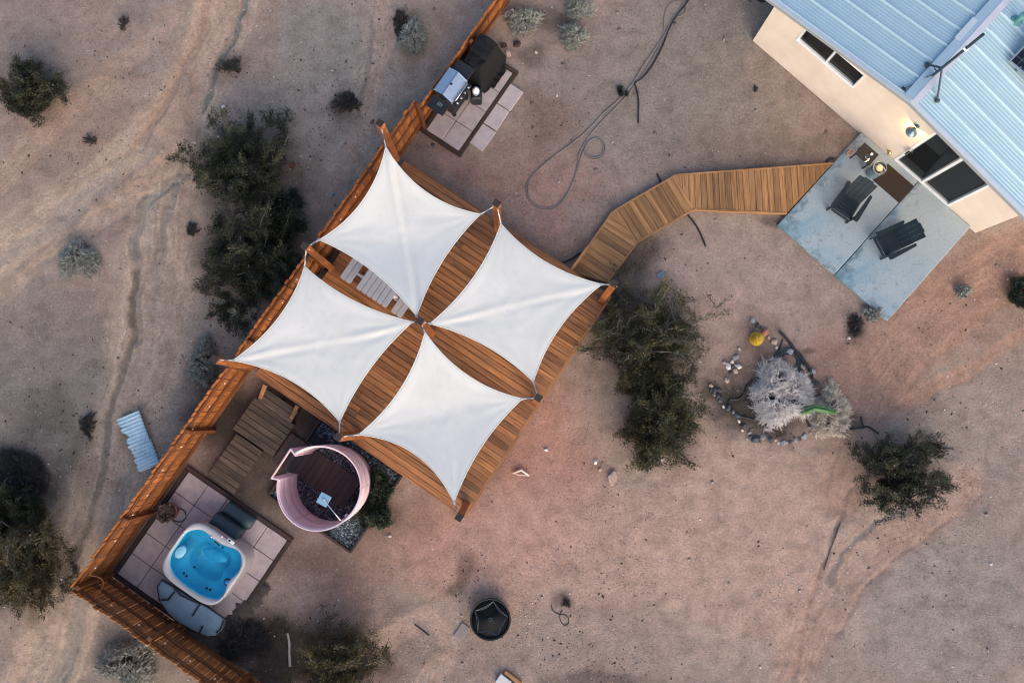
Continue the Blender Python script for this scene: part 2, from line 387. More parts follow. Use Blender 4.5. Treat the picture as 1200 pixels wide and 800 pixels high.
def m_patio():
    m, N, L, B = new_mat("worn_blue_concrete")
    g = N.new("ShaderNodeTexCoord"); v = g.outputs["Object"]
    n = noise(N, L, v, .75, 6, .62, .5); c = ramp(N, L, n, [(.40, (.19, .33, .41, 1)), (.50, (.28, .38, .43, 1)), (.60, (.36, .42, .45, 1))])
    # blue paint survives towards the yard edge (local -y side), worn grey by the house
    sx = N.new("ShaderNodeSeparateXYZ"); L.new(v, sx.inputs[0])
    w = noise(N, L, v, 1.3, 5, .6); ad = N.new("ShaderNodeMath"); ad.operation = 'MULTIPLY_ADD'; ad.inputs[1].default_value = 1.5
    L.new(w, ad.inputs[0]); L.new(sx.outputs[1], ad.inputs[2])
    f = ramp(N, L, ad.outputs[0], [(.0, G4(.0)), (1, G4(1))])
    mr = N.new("ShaderNodeMapRange"); mr.inputs[1].default_value = -.6; mr.inputs[2].default_value = 1.0; L.new(ad.outputs[0], mr.inputs[0])
    c = mixc(N, L, c, (.37, .425, .445, 1), mr.outputs[0])
    sg = N.new("ShaderNodeSeparateXYZ"); L.new(g.outputs["Generated"], sg.inputs[0])
    ex = ramp(N, L, sg.outputs[0], [(.0, G4(.17)), (.10, G4(.08)), (.28, G4(0))]); ey = ramp(N, L, sg.outputs[1], [(.0, G4(.13)), (.16, G4(.05)), (.34, G4(0))])
    st = noise(N, L, v, 3.4, 9, .74, .5); a1 = N.new("ShaderNodeMath"); a1.operation = 'ADD'; L.new(st, a1.inputs[0]); L.new(ex, a1.inputs[1]); a2 = N.new("ShaderNodeMath"); a2.operation = 'ADD'; L.new(a1.outputs[0], a2.inputs[0]); L.new(ey, a2.inputs[1])
    c = mixc(N, L, c, (.035, .075, .105, 1), ramp(N, L, a2.outputs[0], [(.60, G4(0)), (.76, G4(.65))]))
    bl = noise(N, L, v, 1.5, 7, .68, .8); a3 = N.new("ShaderNodeMath"); a3.operation = 'ADD'; L.new(bl, a3.inputs[0]); L.new(ex, a3.inputs[1])
    c = mixc(N, L, c, (.115, .30, .42, 1), ramp(N, L, a3.outputs[0], [(.58, G4(0)), (.74, G4(.42))]))
    fn = noise(N, L, v, 30, 6, .7); c = mixc(N, L, c, ramp(N, L, fn, [(.3, G4(.82)), (.7, G4(1.12))]), 1.0, 'MULTIPLY')
    L.new(c, B.inputs["Base Color"]); B.inputs["Roughness"].default_value = .75
    bump(N, L, fn, B, .2, .004); return m
M['patio'] = m_patio()
def m_ground():
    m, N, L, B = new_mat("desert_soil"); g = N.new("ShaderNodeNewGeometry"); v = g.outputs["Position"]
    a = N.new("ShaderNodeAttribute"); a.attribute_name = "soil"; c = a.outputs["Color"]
    n1 = noise(N, L, v, 2.2, 8, .68, .3); c = mixc(N, L, c, ramp(N, L, n1, [(.30, G4(.72)), (.5, G4(1.0)), (.72, G4(1.22))]), 1.0, 'MULTIPLY')
    n2 = noise(N, L, v, 17, 10, .82); c = mixc(N, L, c, ramp(N, L, n2, [(.30, G4(.60)), (.5, G4(1.0)), (.70, G4(1.36))]), 1.0, 'MULTIPLY')
    vo = N.new("ShaderNodeTexVoronoi"); vo.inputs["Scale"].default_value = 20; L.new(v, vo.inputs["Vector"])
    sp = ramp(N, L, vo.outputs["Distance"], [(.14, G4(1)), (.24, G4(0))])
    s2 = N.new("ShaderNodeSeparateColor"); L.new(vo.outputs["Color"], s2.inputs[0])
    dk = ramp(N, L, s2.outputs[0], [(.70, G4(0)), (.80, G4(.75))]); wt = ramp(N, L, s2.outputs[1], [(.86, G4(0)), (.93, G4(.55))])
    md = N.new("ShaderNodeMath"); md.operation = 'MULTIPLY'; L.new(sp, md.inputs[0]); L.new(dk, md.inputs[1])
    mw = N.new("ShaderNodeMath"); mw.operation = 'MULTIPLY'; L.new(sp, mw.inputs[0]); L.new(wt, mw.inputs[1])
    c = mixc(N, L, c, (.075, .058, .05, 1), md.outputs[0]); c = mixc(N, L, c, (.46, .42, .39, 1), mw.outputs[0])
    L.new(c, B.inputs["Base Color"]); B.inputs["Roughness"].default_value = .97; B.inputs["Specular IOR Level"].default_value = .15
    n3 = noise(N, L, v, 45, 6, .75); bump(N, L, n3, B, .8, .04); return m
M['ground'] = m_ground()
def m_glass():
    m, N, L, B = new_mat("window_glass"); B.inputs["Base Color"].default_value = (.012, .015, .017, 1); B.inputs["Roughness"].default_value = .03
    B.inputs["IOR"].default_value = 1.5
    t = N.new("ShaderNodeBsdfTransparent"); t.inputs[0].default_value = (.55, .60, .60, 1); mx = N.new("ShaderNodeMixShader"); mx.inputs[0].default_value = .25
    L.new(B.outputs[0], mx.inputs[1]); L.new(t.outputs[0], mx.inputs[2]); L.new(mx.outputs[0], N["Material Output"].inputs[0]); return m
M['glass'] = m_glass()
def m_water():
    m, N, L, B = new_mat("tub_water"); v = objvec(N, L, rnd=False)
    gl = N.new("ShaderNodeBsdfGlossy"); gl.inputs["Roughness"].default_value = .03; gl.inputs[0].default_value = (.9, .95, 1, 1)
    t = N.new("ShaderNodeBsdfTransparent"); t.inputs[0].default_value = (.72, .96, 1.0, 1)
    fr = N.new("ShaderNodeFresnel"); fr.inputs[0].default_value = 1.33
    b = N.new("ShaderNodeBump"); b.inputs["Strength"].default_value = .7; b.inputs["Distance"].default_value = .04
    L.new(noise(N, L, v, 7, 3, .6, .8), b.inputs["Height"])
    for n in (gl, fr): L.new(b.outputs[0], n.inputs["Normal"])
    mx = N.new("ShaderNodeMixShader"); L.new(fr.outputs[0], mx.inputs[0]); L.new(t.outputs[0], mx.inputs[1]); L.new(gl.outputs[0], mx.inputs[2])
    L.new(mx.outputs[0], N["Material Output"].inputs[0]); return m
M['water'] = m_water()
def m_solar():
    m, N, L, B = new_mat("solar_cells"); t = N.new("ShaderNodeTexCoord"); br = N.new("ShaderNodeTexBrick")
    br.offset = 0; br.inputs["Color1"].default_value = (.006, .008, .016, 1); br.inputs["Color2"].default_value = (.008, .010, .020, 1); br.inputs["Mortar"].default_value = (.10, .12, .14, 1)
    br.inputs["Scale"].default_value = 1; br.inputs["Brick Width"].default_value = .16; br.inputs["Row Height"].default_value = .16; br.inputs["Mortar Size"].default_value = .004
    L.new(t.outputs["Object"], br.inputs["Vector"]); L.new(br.outputs[0], B.inputs["Base Color"]); B.inputs["Roughness"].default_value = .12; return m
M['solar'] = m_solar()
def m_emit(name, col, st):
    m, N, L, B = new_mat(name); B.inputs["Base Color"].default_value = col; B.inputs["Emission Color"].default_value = col; B.inputs["Emission Strength"].default_value = st; return m
M['bulb'] = m_emit("lit_bulb", (1.0, .62, .28, 1), 12.0)
M['warm_reflection'] = m_emit("warm_reflection_glow", (1.0, .55, .25, 1), .35)  # faint emission standing in for a warm reflection
def m_scrap():
    m, N, L, B = new_mat("scrap_metal"); v = objvec(N, L)
    n = noise(N, L, v, 2.4, 6, .65); c = ramp(N, L, n, [(.3, (.34, .56, .68, 1)), (.55, (.60, .76, .82, 1)), (.75, (.76, .82, .84, 1))])
    r = noise(N, L, v, 3.5, 6, .7); c = mixc(N, L, c, (.09, .065, .055, 1), ramp(N, L, r, [(.62, G4(0)), (.70, G4(.9))]))
    L.new(c, B.inputs["Base Color"]); B.inputs["Metallic"].default_value = .1; B.inputs["Roughness"].default_value = .45; return m
M['scrap'] = m_scrap()
# ------------------------------------------------------------------ ground: one sheet, soil colours and relief from wash tracks
def seg_dist(px, py, pts):             # signed lateral distance and distance along a polyline
    d = np.full(px.shape, 1e9); lat = np.zeros(px.shape); al = np.zeros(px.shape); s0 = 0.0
    for (ax, ay), (bx, by) in zip(pts[:-1], pts[1:]):
        vx, vy = bx - ax, by - ay; L = math.hypot(vx, vy); t = np.clip(((px - ax) * vx + (py - ay) * vy) / (L * L), 0, 1)
        dd = np.hypot(px - ax - t * vx, py - ay - t * vy); m = dd < d
        sg = np.sign((px - ax) * vy - (py - ay) * vx); lat = np.where(m, dd * sg, lat); al = np.where(m, s0 + t * L, al); d = np.minimum(d, dd); s0 += L
    return d, lat, al
TAN, RED, GRY, DRK = S(161, 133, 117), S(150, 119, 102), S(124, 117, 111), S(96, 88, 83)
TRACKS = [  # polyline in photo pixels, half width, soil colour, strength, depth (m)
    ([(268, -20), (226, 100), (194, 200), (180, 330), (166, 430), (132, 560), (80, 700), (48, 820)], 44, S(161, 141, 127), .8, .01),
    ([(196, 150), (115, 215), (50, 268), (-20, 330)], 34, S(158, 137, 123), .7, .01),
    ([(455, -20), (440, 70), (410, 190)], 26, S(148, 132, 123), .6, .005),
    ([(262, -20), (246, 40), (228, 80), (210, 130), (190, 165), (172, 212)], 27, TAN, .6, .03),
    ([(245, -10), (236, 35), (216, 70), (200, 110), (185, 137), (158, 168)], 6, S(148, 122, 107), .5, .03),
    ([(228, 60), (222, 90), (232, 110), (226, 140)], 5, S(150, 124, 108), .35, .02),
    ([(287, -8), (272, 45), (253, 80), (243, 130)], 3.5, S(118, 114, 107), .8, .03),
    ([(200, 20), (165, 52), (120, 95), (65, 145), (-10, 228)], 16, S(152, 128, 114), .45, .012),
    ([(175, 165), (140, 200), (75, 250), (-10, 325)], 14, S(144, 132, 123), .5, .02),
    ([(165, 225), (140, 245), (75, 281), (-10, 340)], 11, S(155, 132, 118), .5, .02),
    ([(215, 205), (170, 236), (156, 280), (160, 340), (158, 400)], 7, S(112, 107, 101), .55, .03),
    ([(204, 222), (191, 270), (176, 320), (180, 370)], 6, S(114, 109, 103), .5, .025),
    ([(180, 220), (172, 275), (168, 330)], 6, S(150, 136, 125), .6, .01),
    ([(222, 210), (224, 280), (203, 350), (190, 410), (178, 440)], 13, S(152, 131, 119), .55, .02),
    ([(181, 330), (170, 425), (146, 500), (120, 594), (80, 690), (44, 815)], 26, S(148, 130, 119), .6, .02),
    ([(156, 318), (153, 400), (135, 462), (122, 550), (88, 650), (70, 700)], 4, S(96, 90, 85), .6, .04),
    ([(150, 560), (118, 640), (90, 720), (62, 810)], 9, S(130, 120, 112), .7, .02),
    ([(448, -10), (447, 60), (438, 120), (418, 180)], 12, S(150, 128, 117), .75, .02),
    ([(436, 30), (432, 90), (424, 130)], 3, S(112, 104, 98), .5, .02),
    ([(1230, 290), (1130, 330), (1060, 400), (1010, 470)], 42, S(148, 117, 103), .65, .008),
    ([(1230, 372), (1165, 412), (1100, 455), (1060, 470)], 9, S(154, 120, 104), .6, .012),
    ([(1215, 330), (1150, 368), (1100, 410)], 5, S(148, 115, 100), .45, .012),
    ([(1130, 575), (1075, 612), (1015, 650), (965, 700), (938, 760), (926, 830)], 30, S(151, 125, 114), .6, .008),
    ([(1000, 570), (985, 610), (972, 645), (962, 672)], 3, S(108, 96, 90), .6, .015),
    ([(1075, 590), (1030, 610), (990, 645), (975, 680)], 4, S(112, 108, 104), .55, .012),
    ([(1120, 605), (1060, 645), (1010, 690), (980, 740)], 3, S(156, 128, 114), .4, .01),
    ([(970, 655), (945, 710), (930, 790)], 4, S(142, 112, 99), .45, .01),
    ([(440, 760), (505, 720), (530, 760), (500, 800)], 14, S(156, 132, 121), .5, .01),
    ([(1010, 480), (1000, 520), (985, 580)], 30, S(146, 118, 106), .55, .01),
]
PATCH = [  # px, py, rx, ry, angle, colour, strength
    (620, 520, 80, 150, -30, S(158, 114, 100), .65), (560, 640, 130, 60, 0, S(160, 118, 103), .6), (660, 640, 150, 80, 0, S(164, 134, 124), .6),
    (880, 640, 170, 140, 0, S(164, 136, 126), .7), (1090, 700, 150, 120, 0, S(132, 124, 120), .65), (1160, 560, 70, 110, 0, S(134, 122, 116), .6),
    (1000, 430, 90, 60, 0, S(146, 110, 97), .6), (1120, 350, 110, 80, 0, S(142, 112, 98), .55), (860, 330, 110, 70, 0, S(150, 130, 123), .6),
    (860, 400, 60, 60, 0, S(148, 124, 116), .6), (700, 100, 110, 90, 0, S(124, 114, 112), .6), (820, 90, 130, 120, 0, S(118, 110, 105), .85),
    (870, 175, 110, 35, 0, S(112, 97, 90), .6), (660, 230, 70, 60, 20, S(140, 110, 103), .6), (640, 140, 44, 40, 0, S(112, 92, 82), .7), (600, 190, 40, 40, 0, S(134, 106, 97), .5), (560, 205, 50, 26, 35, S(134, 102, 92), .6),
    (640, 290, 60, 30, 0, S(138, 108, 100), .5), (690, 250, 50, 20, -35, S(128, 118, 114), .5), (390, 90, 110, 100, 0, S(132, 124, 119), .75), (370, 200, 60, 90, 0, S(128, 118, 114), .5),
    (60, 60, 140, 60, 0, S(136, 118, 110), .5), (120, 120, 60, 60, 0, S(140, 116, 104), .5), (160, 190, 40, 40, 0, S(124, 117, 112), .7), (60, 440, 110, 100, 0, S(114, 107, 102), .85),
    (80, 620, 70, 120, 0, S(106, 100, 96), .8), (30, 370, 60, 40, 0, S(118, 108, 102), .5), (210, 420, 45, 70, 0, S(120, 110, 104), .6), (130, 760, 80, 50, 0, S(104, 99, 94), .8),
    (60, 520, 60, 60, 0, S(104, 98, 93), .6), (300, 30, 40, 60, 0, S(140, 118, 106), .5), (520, 110, 30, 60, 35, S(122, 112, 106), .5),
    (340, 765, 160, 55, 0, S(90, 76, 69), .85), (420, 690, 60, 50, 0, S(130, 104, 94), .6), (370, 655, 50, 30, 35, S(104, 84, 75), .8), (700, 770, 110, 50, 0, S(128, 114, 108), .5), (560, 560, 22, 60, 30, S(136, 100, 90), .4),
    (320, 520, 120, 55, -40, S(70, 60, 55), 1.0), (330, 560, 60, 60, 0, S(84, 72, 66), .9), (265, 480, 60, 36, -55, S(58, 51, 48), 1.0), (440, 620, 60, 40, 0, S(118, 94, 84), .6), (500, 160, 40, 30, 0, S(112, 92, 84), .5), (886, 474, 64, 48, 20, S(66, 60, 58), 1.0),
]
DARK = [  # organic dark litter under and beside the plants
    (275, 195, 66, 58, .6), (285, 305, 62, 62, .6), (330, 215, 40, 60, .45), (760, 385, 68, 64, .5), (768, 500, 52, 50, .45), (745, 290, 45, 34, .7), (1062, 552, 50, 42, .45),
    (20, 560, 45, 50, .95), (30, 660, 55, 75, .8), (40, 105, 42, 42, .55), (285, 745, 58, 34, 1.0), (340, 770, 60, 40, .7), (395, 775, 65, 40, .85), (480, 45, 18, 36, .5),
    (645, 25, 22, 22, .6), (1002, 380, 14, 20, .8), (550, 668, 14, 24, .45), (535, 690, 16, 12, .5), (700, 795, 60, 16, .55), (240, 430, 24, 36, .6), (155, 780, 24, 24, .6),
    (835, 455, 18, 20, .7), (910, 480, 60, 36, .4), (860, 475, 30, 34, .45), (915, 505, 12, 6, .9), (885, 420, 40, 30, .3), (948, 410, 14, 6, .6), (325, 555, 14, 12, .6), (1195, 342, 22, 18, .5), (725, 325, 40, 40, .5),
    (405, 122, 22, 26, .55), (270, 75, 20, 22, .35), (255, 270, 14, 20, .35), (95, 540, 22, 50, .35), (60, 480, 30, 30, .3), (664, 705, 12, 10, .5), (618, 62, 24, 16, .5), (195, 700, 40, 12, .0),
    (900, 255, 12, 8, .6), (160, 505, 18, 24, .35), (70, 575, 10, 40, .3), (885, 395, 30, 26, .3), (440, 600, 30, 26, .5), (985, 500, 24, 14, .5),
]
def soil_fields(x, y):
    px, py = to_px(x, y)
    wx = (fbm(x * 1.1, y * 1.1, 3) - .5) * 46; wy = (fbm(x * 1.1 + 40, y * 1.1, 5) - .5) * 46
    qx, qy = px + wx, py + wy
    base = np.array(S(138, 122, 115)[:3]); col = np.broadcast_to(base, x.shape + (3,)).copy()
    big = fbm(x * .45, y * .45, 9, 5)[..., None]
    red, gry = np.array(S(148, 120, 108)[:3]), np.array(S(122, 116, 112)[:3])
    col = col * .45 + (red * big + gry * (1 - big)) * .55
    md = fbm(x * 1.3 + .4 * wx / 46, y * 1.3, 13, 5)[..., None]; col = col * (.82 + .36 * md) + np.array((.012, .004, .0)) * (fbm(x * .8, y * .8, 15, 3)[..., None] - .5)
    z = (fbm(x * .9, y * .9, 21, 5) - .5) * .05 + (fbm(x * 6, y * 6, 31, 3) - .5) * .02
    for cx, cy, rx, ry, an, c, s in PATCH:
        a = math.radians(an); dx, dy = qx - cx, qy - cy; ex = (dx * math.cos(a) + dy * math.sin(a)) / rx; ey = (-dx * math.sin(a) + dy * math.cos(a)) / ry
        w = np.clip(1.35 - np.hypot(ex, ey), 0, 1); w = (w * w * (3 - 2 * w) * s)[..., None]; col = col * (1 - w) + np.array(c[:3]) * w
    for pts, hw, c, s, dep in TRACKS:
        m_ = max(hw * 2.2, 14) + 10; ax_ = [q[0] for q in pts]; ay_ = [q[1] for q in pts]; box = (px > min(ax_) - m_) & (px < max(ax_) + m_) & (py > min(ay_) - m_) & (py < max(ay_) + m_)
        if not box.any(): continue
        I = np.nonzero(box); fx, fy, fwx, fwy, fX, fY = px[I], py[I], wx[I], wy[I], x[I], y[I]
        d, lat, al = seg_dist(fx + fwx * .36 + (fbm(fX * 3.5, fY * 3.5, 7, 3) - .5) * 6, fy + fwy * .36 + (fbm(fX * 3.5 + 9, fY * 3.5, 8, 3) - .5) * 6, pts); hw = hw * (.75 + .5 * vnoise(al * .02, lat * 0, 77))
        sk = vnoise(lat * .42 + fwx * .06, al * .012, 91) * .6 + vnoise(lat * 1.1, al * .02, 93) * .4
        w = np.clip((1.3 - d / hw) * (1.6 if hw.mean() < 8 else 1.5), 0, 1); w = w * w * (3 - 2 * w); rag = np.clip(.55 + 1.1 * fbm(fX * 2.5, fY * 2.5, 83, 4) - .1, 0, 1)
        z[I] += -w * dep * (.6 + .8 * sk) + np.exp(-((np.abs(lat) - hw * 1.2) / (hw * .2 + .6)) ** 2) * dep * .35
        bank = np.exp(-((lat - hw * (.9 + .3 * (sk - .5))) / 1.7) ** 2) * np.clip(fbm(al * .02, lat * .01, 95, 3) * 3 - 1.2, 0, 1) * (.5 * s if hw.mean() > 6 else 0)
        ci = col[I] * (1 - bank[..., None] * .32)
        cc = np.array(c[:3]) * (.70 + .58 * sk[..., None]); w = np.clip(w * s * 1.2 * rag, 0, 1)[..., None]; col[I] = ci * (1 - w) + cc * w
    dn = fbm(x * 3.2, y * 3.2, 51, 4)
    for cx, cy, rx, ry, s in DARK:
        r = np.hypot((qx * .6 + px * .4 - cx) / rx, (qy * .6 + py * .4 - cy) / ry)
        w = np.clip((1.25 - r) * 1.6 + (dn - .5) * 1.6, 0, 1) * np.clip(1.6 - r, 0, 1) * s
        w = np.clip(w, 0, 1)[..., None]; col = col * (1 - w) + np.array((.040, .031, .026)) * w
    # smooth floor where people built: yard compacted flat close to structures
    return col * np.array((1.50, 1.46, 1.35)), z
FLAT = []   # (world polygon centre, radius) areas pressed flat under built things
def flat_mask(x, y):
    w = np.ones(x.shape)
    for cx, cy, r0, r1 in FLAT: w = np.minimum(w, np.clip((np.hypot(x - cx, y - cy) - r0) / (r1 - r0), 0, 1))
    return w
for px, py, r in ((510, 395, 4.6), (395, 470, 4.2), (300, 560, 3.4), (238, 645, 2.9), (395, 570, 2.1), (550, 115, 2.0), (740, 280, 1.6), (830, 225, 1.6), (930, 220, 1.8), (1025, 270, 2.6), (1080, 120, 5.0), (1250, 60, 8.0), (575, 722, .7), (1150, -60, 8)):
    p = P(px, py); FLAT.append((p.x, p.y, r, r + .9))
GX0, GX1, GY0, GY1 = -15.5, 15.5, -9.5, 14.0
def ground_z(x, y):
    x = np.atleast_1d(np.asarray(x, float)); y = np.atleast_1d(np.asarray(y, float))
    z = soil_fields(x, y)[1] * flat_mask(x, y)
    e = np.minimum(np.minimum(x - GX0, GX1 - x), np.minimum(y - GY0, GY1 - y)); return z * np.clip(e, 0, 1) - .012 * (1 - flat_mask(x, y))
def gz(p): return float(ground_z(p[0], p[1])[0])
def build_ground():
    st = .045; nx, ny = int((GX1 - GX0) / st) + 1, int((GY1 - GY0) / st) + 1
    X, Y = np.meshgrid(np.linspace(GX0, GX1, nx), np.linspace(GY0, GY1, ny), indexing='ij')
    xs, ys = X.ravel(), Y.ravel(); col, z = soil_fields(xs, ys); z = z * flat_mask(xs, ys); e_ = np.minimum(np.minimum(xs - GX0, GX1 - xs), np.minimum(ys - GY0, GY1 - ys)); z = z * np.clip(e_, 0, 1) - .012 * (1 - flat_mask(xs, ys))
    edge = (xs <= GX0 + 1e-6) | (xs >= GX1 - 1e-6) | (ys <= GY0 + 1e-6) | (ys >= GY1 - 1e-6); z[edge] = 0
    v = np.stack([xs, ys, z], 1); i = np.arange(nx * ny).reshape(nx, ny)
    f = np.stack([i[:-1, :-1], i[1:, :-1], i[1:, 1:], i[:-1, 1:]], -1).reshape(-1, 4)
    R = 900.0; far = np.array([(-R, -R, 0), (R, -R, 0), (R, R, 0), (-R, R, 0)]); k = len(v); v = np.vstack([v, far])
    c00, c10, c11, c01 = i[0, 0], i[-1, 0], i[-1, -1], i[0, -1]
    f = np.vstack([f, [(k, k + 1, c10, c00), (k + 1, k + 2, c11, c10), (k + 2, k + 3, c01, c11), (k + 3, k, c00, c01)]])
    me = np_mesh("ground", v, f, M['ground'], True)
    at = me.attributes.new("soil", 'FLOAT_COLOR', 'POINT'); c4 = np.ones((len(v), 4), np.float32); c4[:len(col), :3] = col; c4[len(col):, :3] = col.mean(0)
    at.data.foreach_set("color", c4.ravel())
    return tag(link("ground", me), "dry pinkish desert soil with wash tracks and dark litter", None, None, 'structure')
build_ground()

OCT = np.array([(1, 0, 0), (0, 1, 0), (-1, 0, 0), (0, -1, 0), (0, 0, .8), (0, 0, -.8)], float)
OCF = np.array([(0, 1, 4), (1, 2, 4), (2, 3, 4), (3, 0, 4), (1, 0, 5), (2, 1, 5), (3, 2, 5), (0, 3, 5)])
def chips(name, xy, z, size, mat, label, parent=None, flat=.6, stretch=1.6, kind='stuff', tail=False):
    n = len(xy); a = RNG.uniform(0, 6.28, n); s = size * (RNG.uniform(.55, 1.3, n) if not tail else np.clip(RNG.lognormal(-.35, .55, n), .25, 1.9))
    v = OCT[None] * (1 + RNG.uniform(-.3, .3, (n, 6, 1))); v = v * np.stack([s * RNG.uniform(1, stretch, n), s, s * flat], 1)[:, None]
    ca, sa = np.cos(a)[:, None], np.sin(a)[:, None]; x = v[..., 0] * ca - v[..., 1] * sa; y = v[..., 0] * sa + v[..., 1] * ca
    v = np.stack([x + xy[:, 0:1], y + xy[:, 1:2], v[..., 2] + np.asarray(z).reshape(-1, 1) + (s * flat * .3)[:, None]], -1)
    f = OCF[None] + (np.arange(n) * 6)[:, None, None]
    o = link(name, np_mesh(name, v.reshape(-1, 3), f.reshape(-1, 3), mat), parent)
    return tag(o, label, None, None, kind)
def in_structures(xy):
    px, py = to_px(xy[:, 0], xy[:, 1]); bad = np.zeros(len(xy), bool)
    def poly(pts):
        r = np.zeros(len(px), bool)
        for (x1, y1), (x2, y2) in zip(pts, pts[1:] + pts[:1]):
            c = (y1 > py) != (y2 > py); r ^= c & (px < (x2 - x1) * (py - y1) / (y2 - y1 + 1e-9) + x1)
        return r
    for pts in ([(128, 673), (600, 0), (612, 8), (480, 185), (720, 345), (545, 606), (430, 660), (350, 640), (255, 735), (245, 760)], [(882, 48), (1145, 273), (1400, 100), (1100, -300)],
                [(1005, 162), (911, 261), (1038, 375), (1135, 275)], [(495, 150), (575, 40), (618, 100), (560, 185)], [(668, 318), (717, 248), (792, 205), (975, 190), (925, 250), (813, 245), (747, 283), (712, 331)]):
        bad |= poly(pts)
    return bad
def scatter_ground():
    def pts(n, dens_seed, thr):
        xy = np.stack([RNG.uniform(-13.5, 13.5, n * 6), RNG.uniform(-7.5, 11.5, n * 6)], 1)
        d = fbm(xy[:, 0] * .5, xy[:, 1] * .5, dens_seed, 4); xy = xy[RNG.uniform(0, 1, len(xy)) < np.clip((d - thr) * 4, .03, 1)]
        xy = xy[~in_structures(xy)][:n]; return xy
    p = pts(24000, 61, .40); chips("pebbles", p, ground_z(p[:, 0], p[:, 1]), .0105, M['pebble'], "small tan and grey pebbles strewn over the desert soil")
    p = pts(900, 67, .45); chips("white_pebbles", p, ground_z(p[:, 0], p[:, 1]), .017, M['white_pebble'], "small white pebbles strewn over the desert soil")
    p = pts(420, 71, .40); chips("loose_stones", p, ground_z(p[:, 0], p[:, 1]), .026, M['pebble'], "scattered loose stones on the desert soil", None, .7, 1.6, 'stuff', True)
    # dark crumbs of bark and twig, thicker round the plants and across the wash
    cl = [(390, 90, 60, 70, 380), (370, 170, 50, 60, 300), (150, 90, 80, 60, 220), (90, 200, 80, 40, 120), (120, 440, 60, 60, 180), (60, 470, 60, 50, 200), (270, 70, 22, 26, 130), (490, 150, 25, 20, 60), (440, 40, 20, 50, 80),
          (285, 745, 55, 34, 500), (390, 740, 60, 24, 260), (640, 128, 36, 26, 120), (650, 150, 30, 14, 60), (740, 290, 45, 30, 350), (700, 705, 70, 40, 120), (690, 775, 70, 24, 260), (550, 668, 12, 24, 90), (535, 690, 16, 12, 70),
          (1130, 380, 60, 60, 120), (1050, 520, 60, 30, 120), (1130, 520, 60, 60, 150), (1040, 620, 50, 30, 120), (890, 478, 46, 34, 700), (1000, 380, 14, 18, 120), (160, 505, 30, 30, 60), (90, 545, 40, 50, 160), (230, 420, 30, 40, 160),
          (840, 190, 60, 20, 40), (20, 560, 36, 40, 260), (325, 555, 16, 12, 90), (440, 615, 30, 26, 160), (760, 400, 75, 70, 350), (770, 500, 60, 60, 260), (280, 200, 75, 60, 350), (280, 310, 70, 65, 350), (1062, 552, 60, 50, 260), (600, 620, 200, 120, 160), (860, 600, 180, 140, 140), (1060, 700, 140, 90, 160)]
    L = []
    for cx, cy, rx, ry, n in cl:
        for _ in range(int(n * .55)):
            g = RNG.normal(0, .62, 2); q = P(cx + g[0] * rx, cy + g[1] * ry); L.append((q.x, q.y))
    p = np.array(L); p = p[~in_structures(p)]
    chips("twig_litter", p, ground_z(p[:, 0], p[:, 1]), .012, M['litter'], "dark crumbs of bark and twig scattered on the soil", None, .5, 2.2, 'stuff', True)
scatter_ground()
# ------------------------------------------------------------------ fences
def picket_mesh(h, w=.133):
    c = .03; poly = [(-w / 2, 0), (w / 2, 0), (w / 2, h - c), (w / 2 - c, h), (-w / 2 + c, h), (-w / 2, h - c)]
    m = MB().prism(poly, -.009, .009, Matrix.Rotation(math.pi / 2, 4, 'X')); return m.mesh("picket", M['fence'])
def fence(name, label, a, b, h, inner, post_at, rail_z, z0=0.0):
    """pickets outside, rails and posts on the inner side; local x runs a -> b"""
    a, b = Vector((a[0], a[1])), Vector((b[0], b[1])); d = b - a; L = d.length; ang = math.atan2(d.y, d.x); s = inner
    t = thing(name, label, "fence", (a.x, a.y, 0), ang); pm = picket_mesh(h); n = int(L / .142)
    for i in range(n):
        o = link("picket", pm, t, ((i + .5) * L / n, -s * .02, z0 + random.uniform(-.012, .008)), 0)
        o.rotation_euler = (random.uniform(-.012, .012), random.uniform(-.007, .007), random.uniform(-.02, .02))
    cuts = sorted(set([0.0, L] + [p for p in post_at if 0.2 < p < L - .2]))
    for p0, p1 in zip(cuts[:-1], cuts[1:]):
        rm = MB().bbox((0, 0, 0), (p1 - p0 - .004, .042, .09), .006).mesh("rail", M['rail'])
        for z in rail_z: link("rail", rm, t, ((p0 + p1) / 2, s * .012, z0 + z), 0)
    pm2 = MB().bbox((0, 0, (h - .03) / 2), (.09, .09, h - .03), .006).mesh("post", M['rail'])
    for p in post_at: link("post", pm2, t, (p, s * .08, z0), 0)
    return t
FC = Vector((C0.x, C0.y))                                            # inner corner of the two fences
def on_fence(dist): return FC + VDIR * dist
_q = lambda px, py, z=0: (Vector((P(px, py, z).x, P(px, py, z).y)) - FC).dot(VDIR)
dS, dE = _q(484, 115, 1.57), _q(610, -12)
tall = fence("wooden_fence", "tall orange stained picket fence running behind the deck and hot tub pad", on_fence(0), on_fence(dS), 1.60, -1,
             [1.75, 4.0, 6.3, 8.6, 10.9, dS - .06], (.28, .85, 1.42))
low = fence("wooden_fence", "lower amber picket fence behind the grill at the top of the yard", on_fence(dS), on_fence(dE), 1.0, -1, [2.05, 4.2, 6.0][:2], (.25, .78))
short = fence("wooden_fence", "orange picket fence across the yard corner below the hot tub", FC, FC + UDIR * 5.6, 1.60, 1, [.08, 1.95, 4.0], (.28, .85, 1.42))

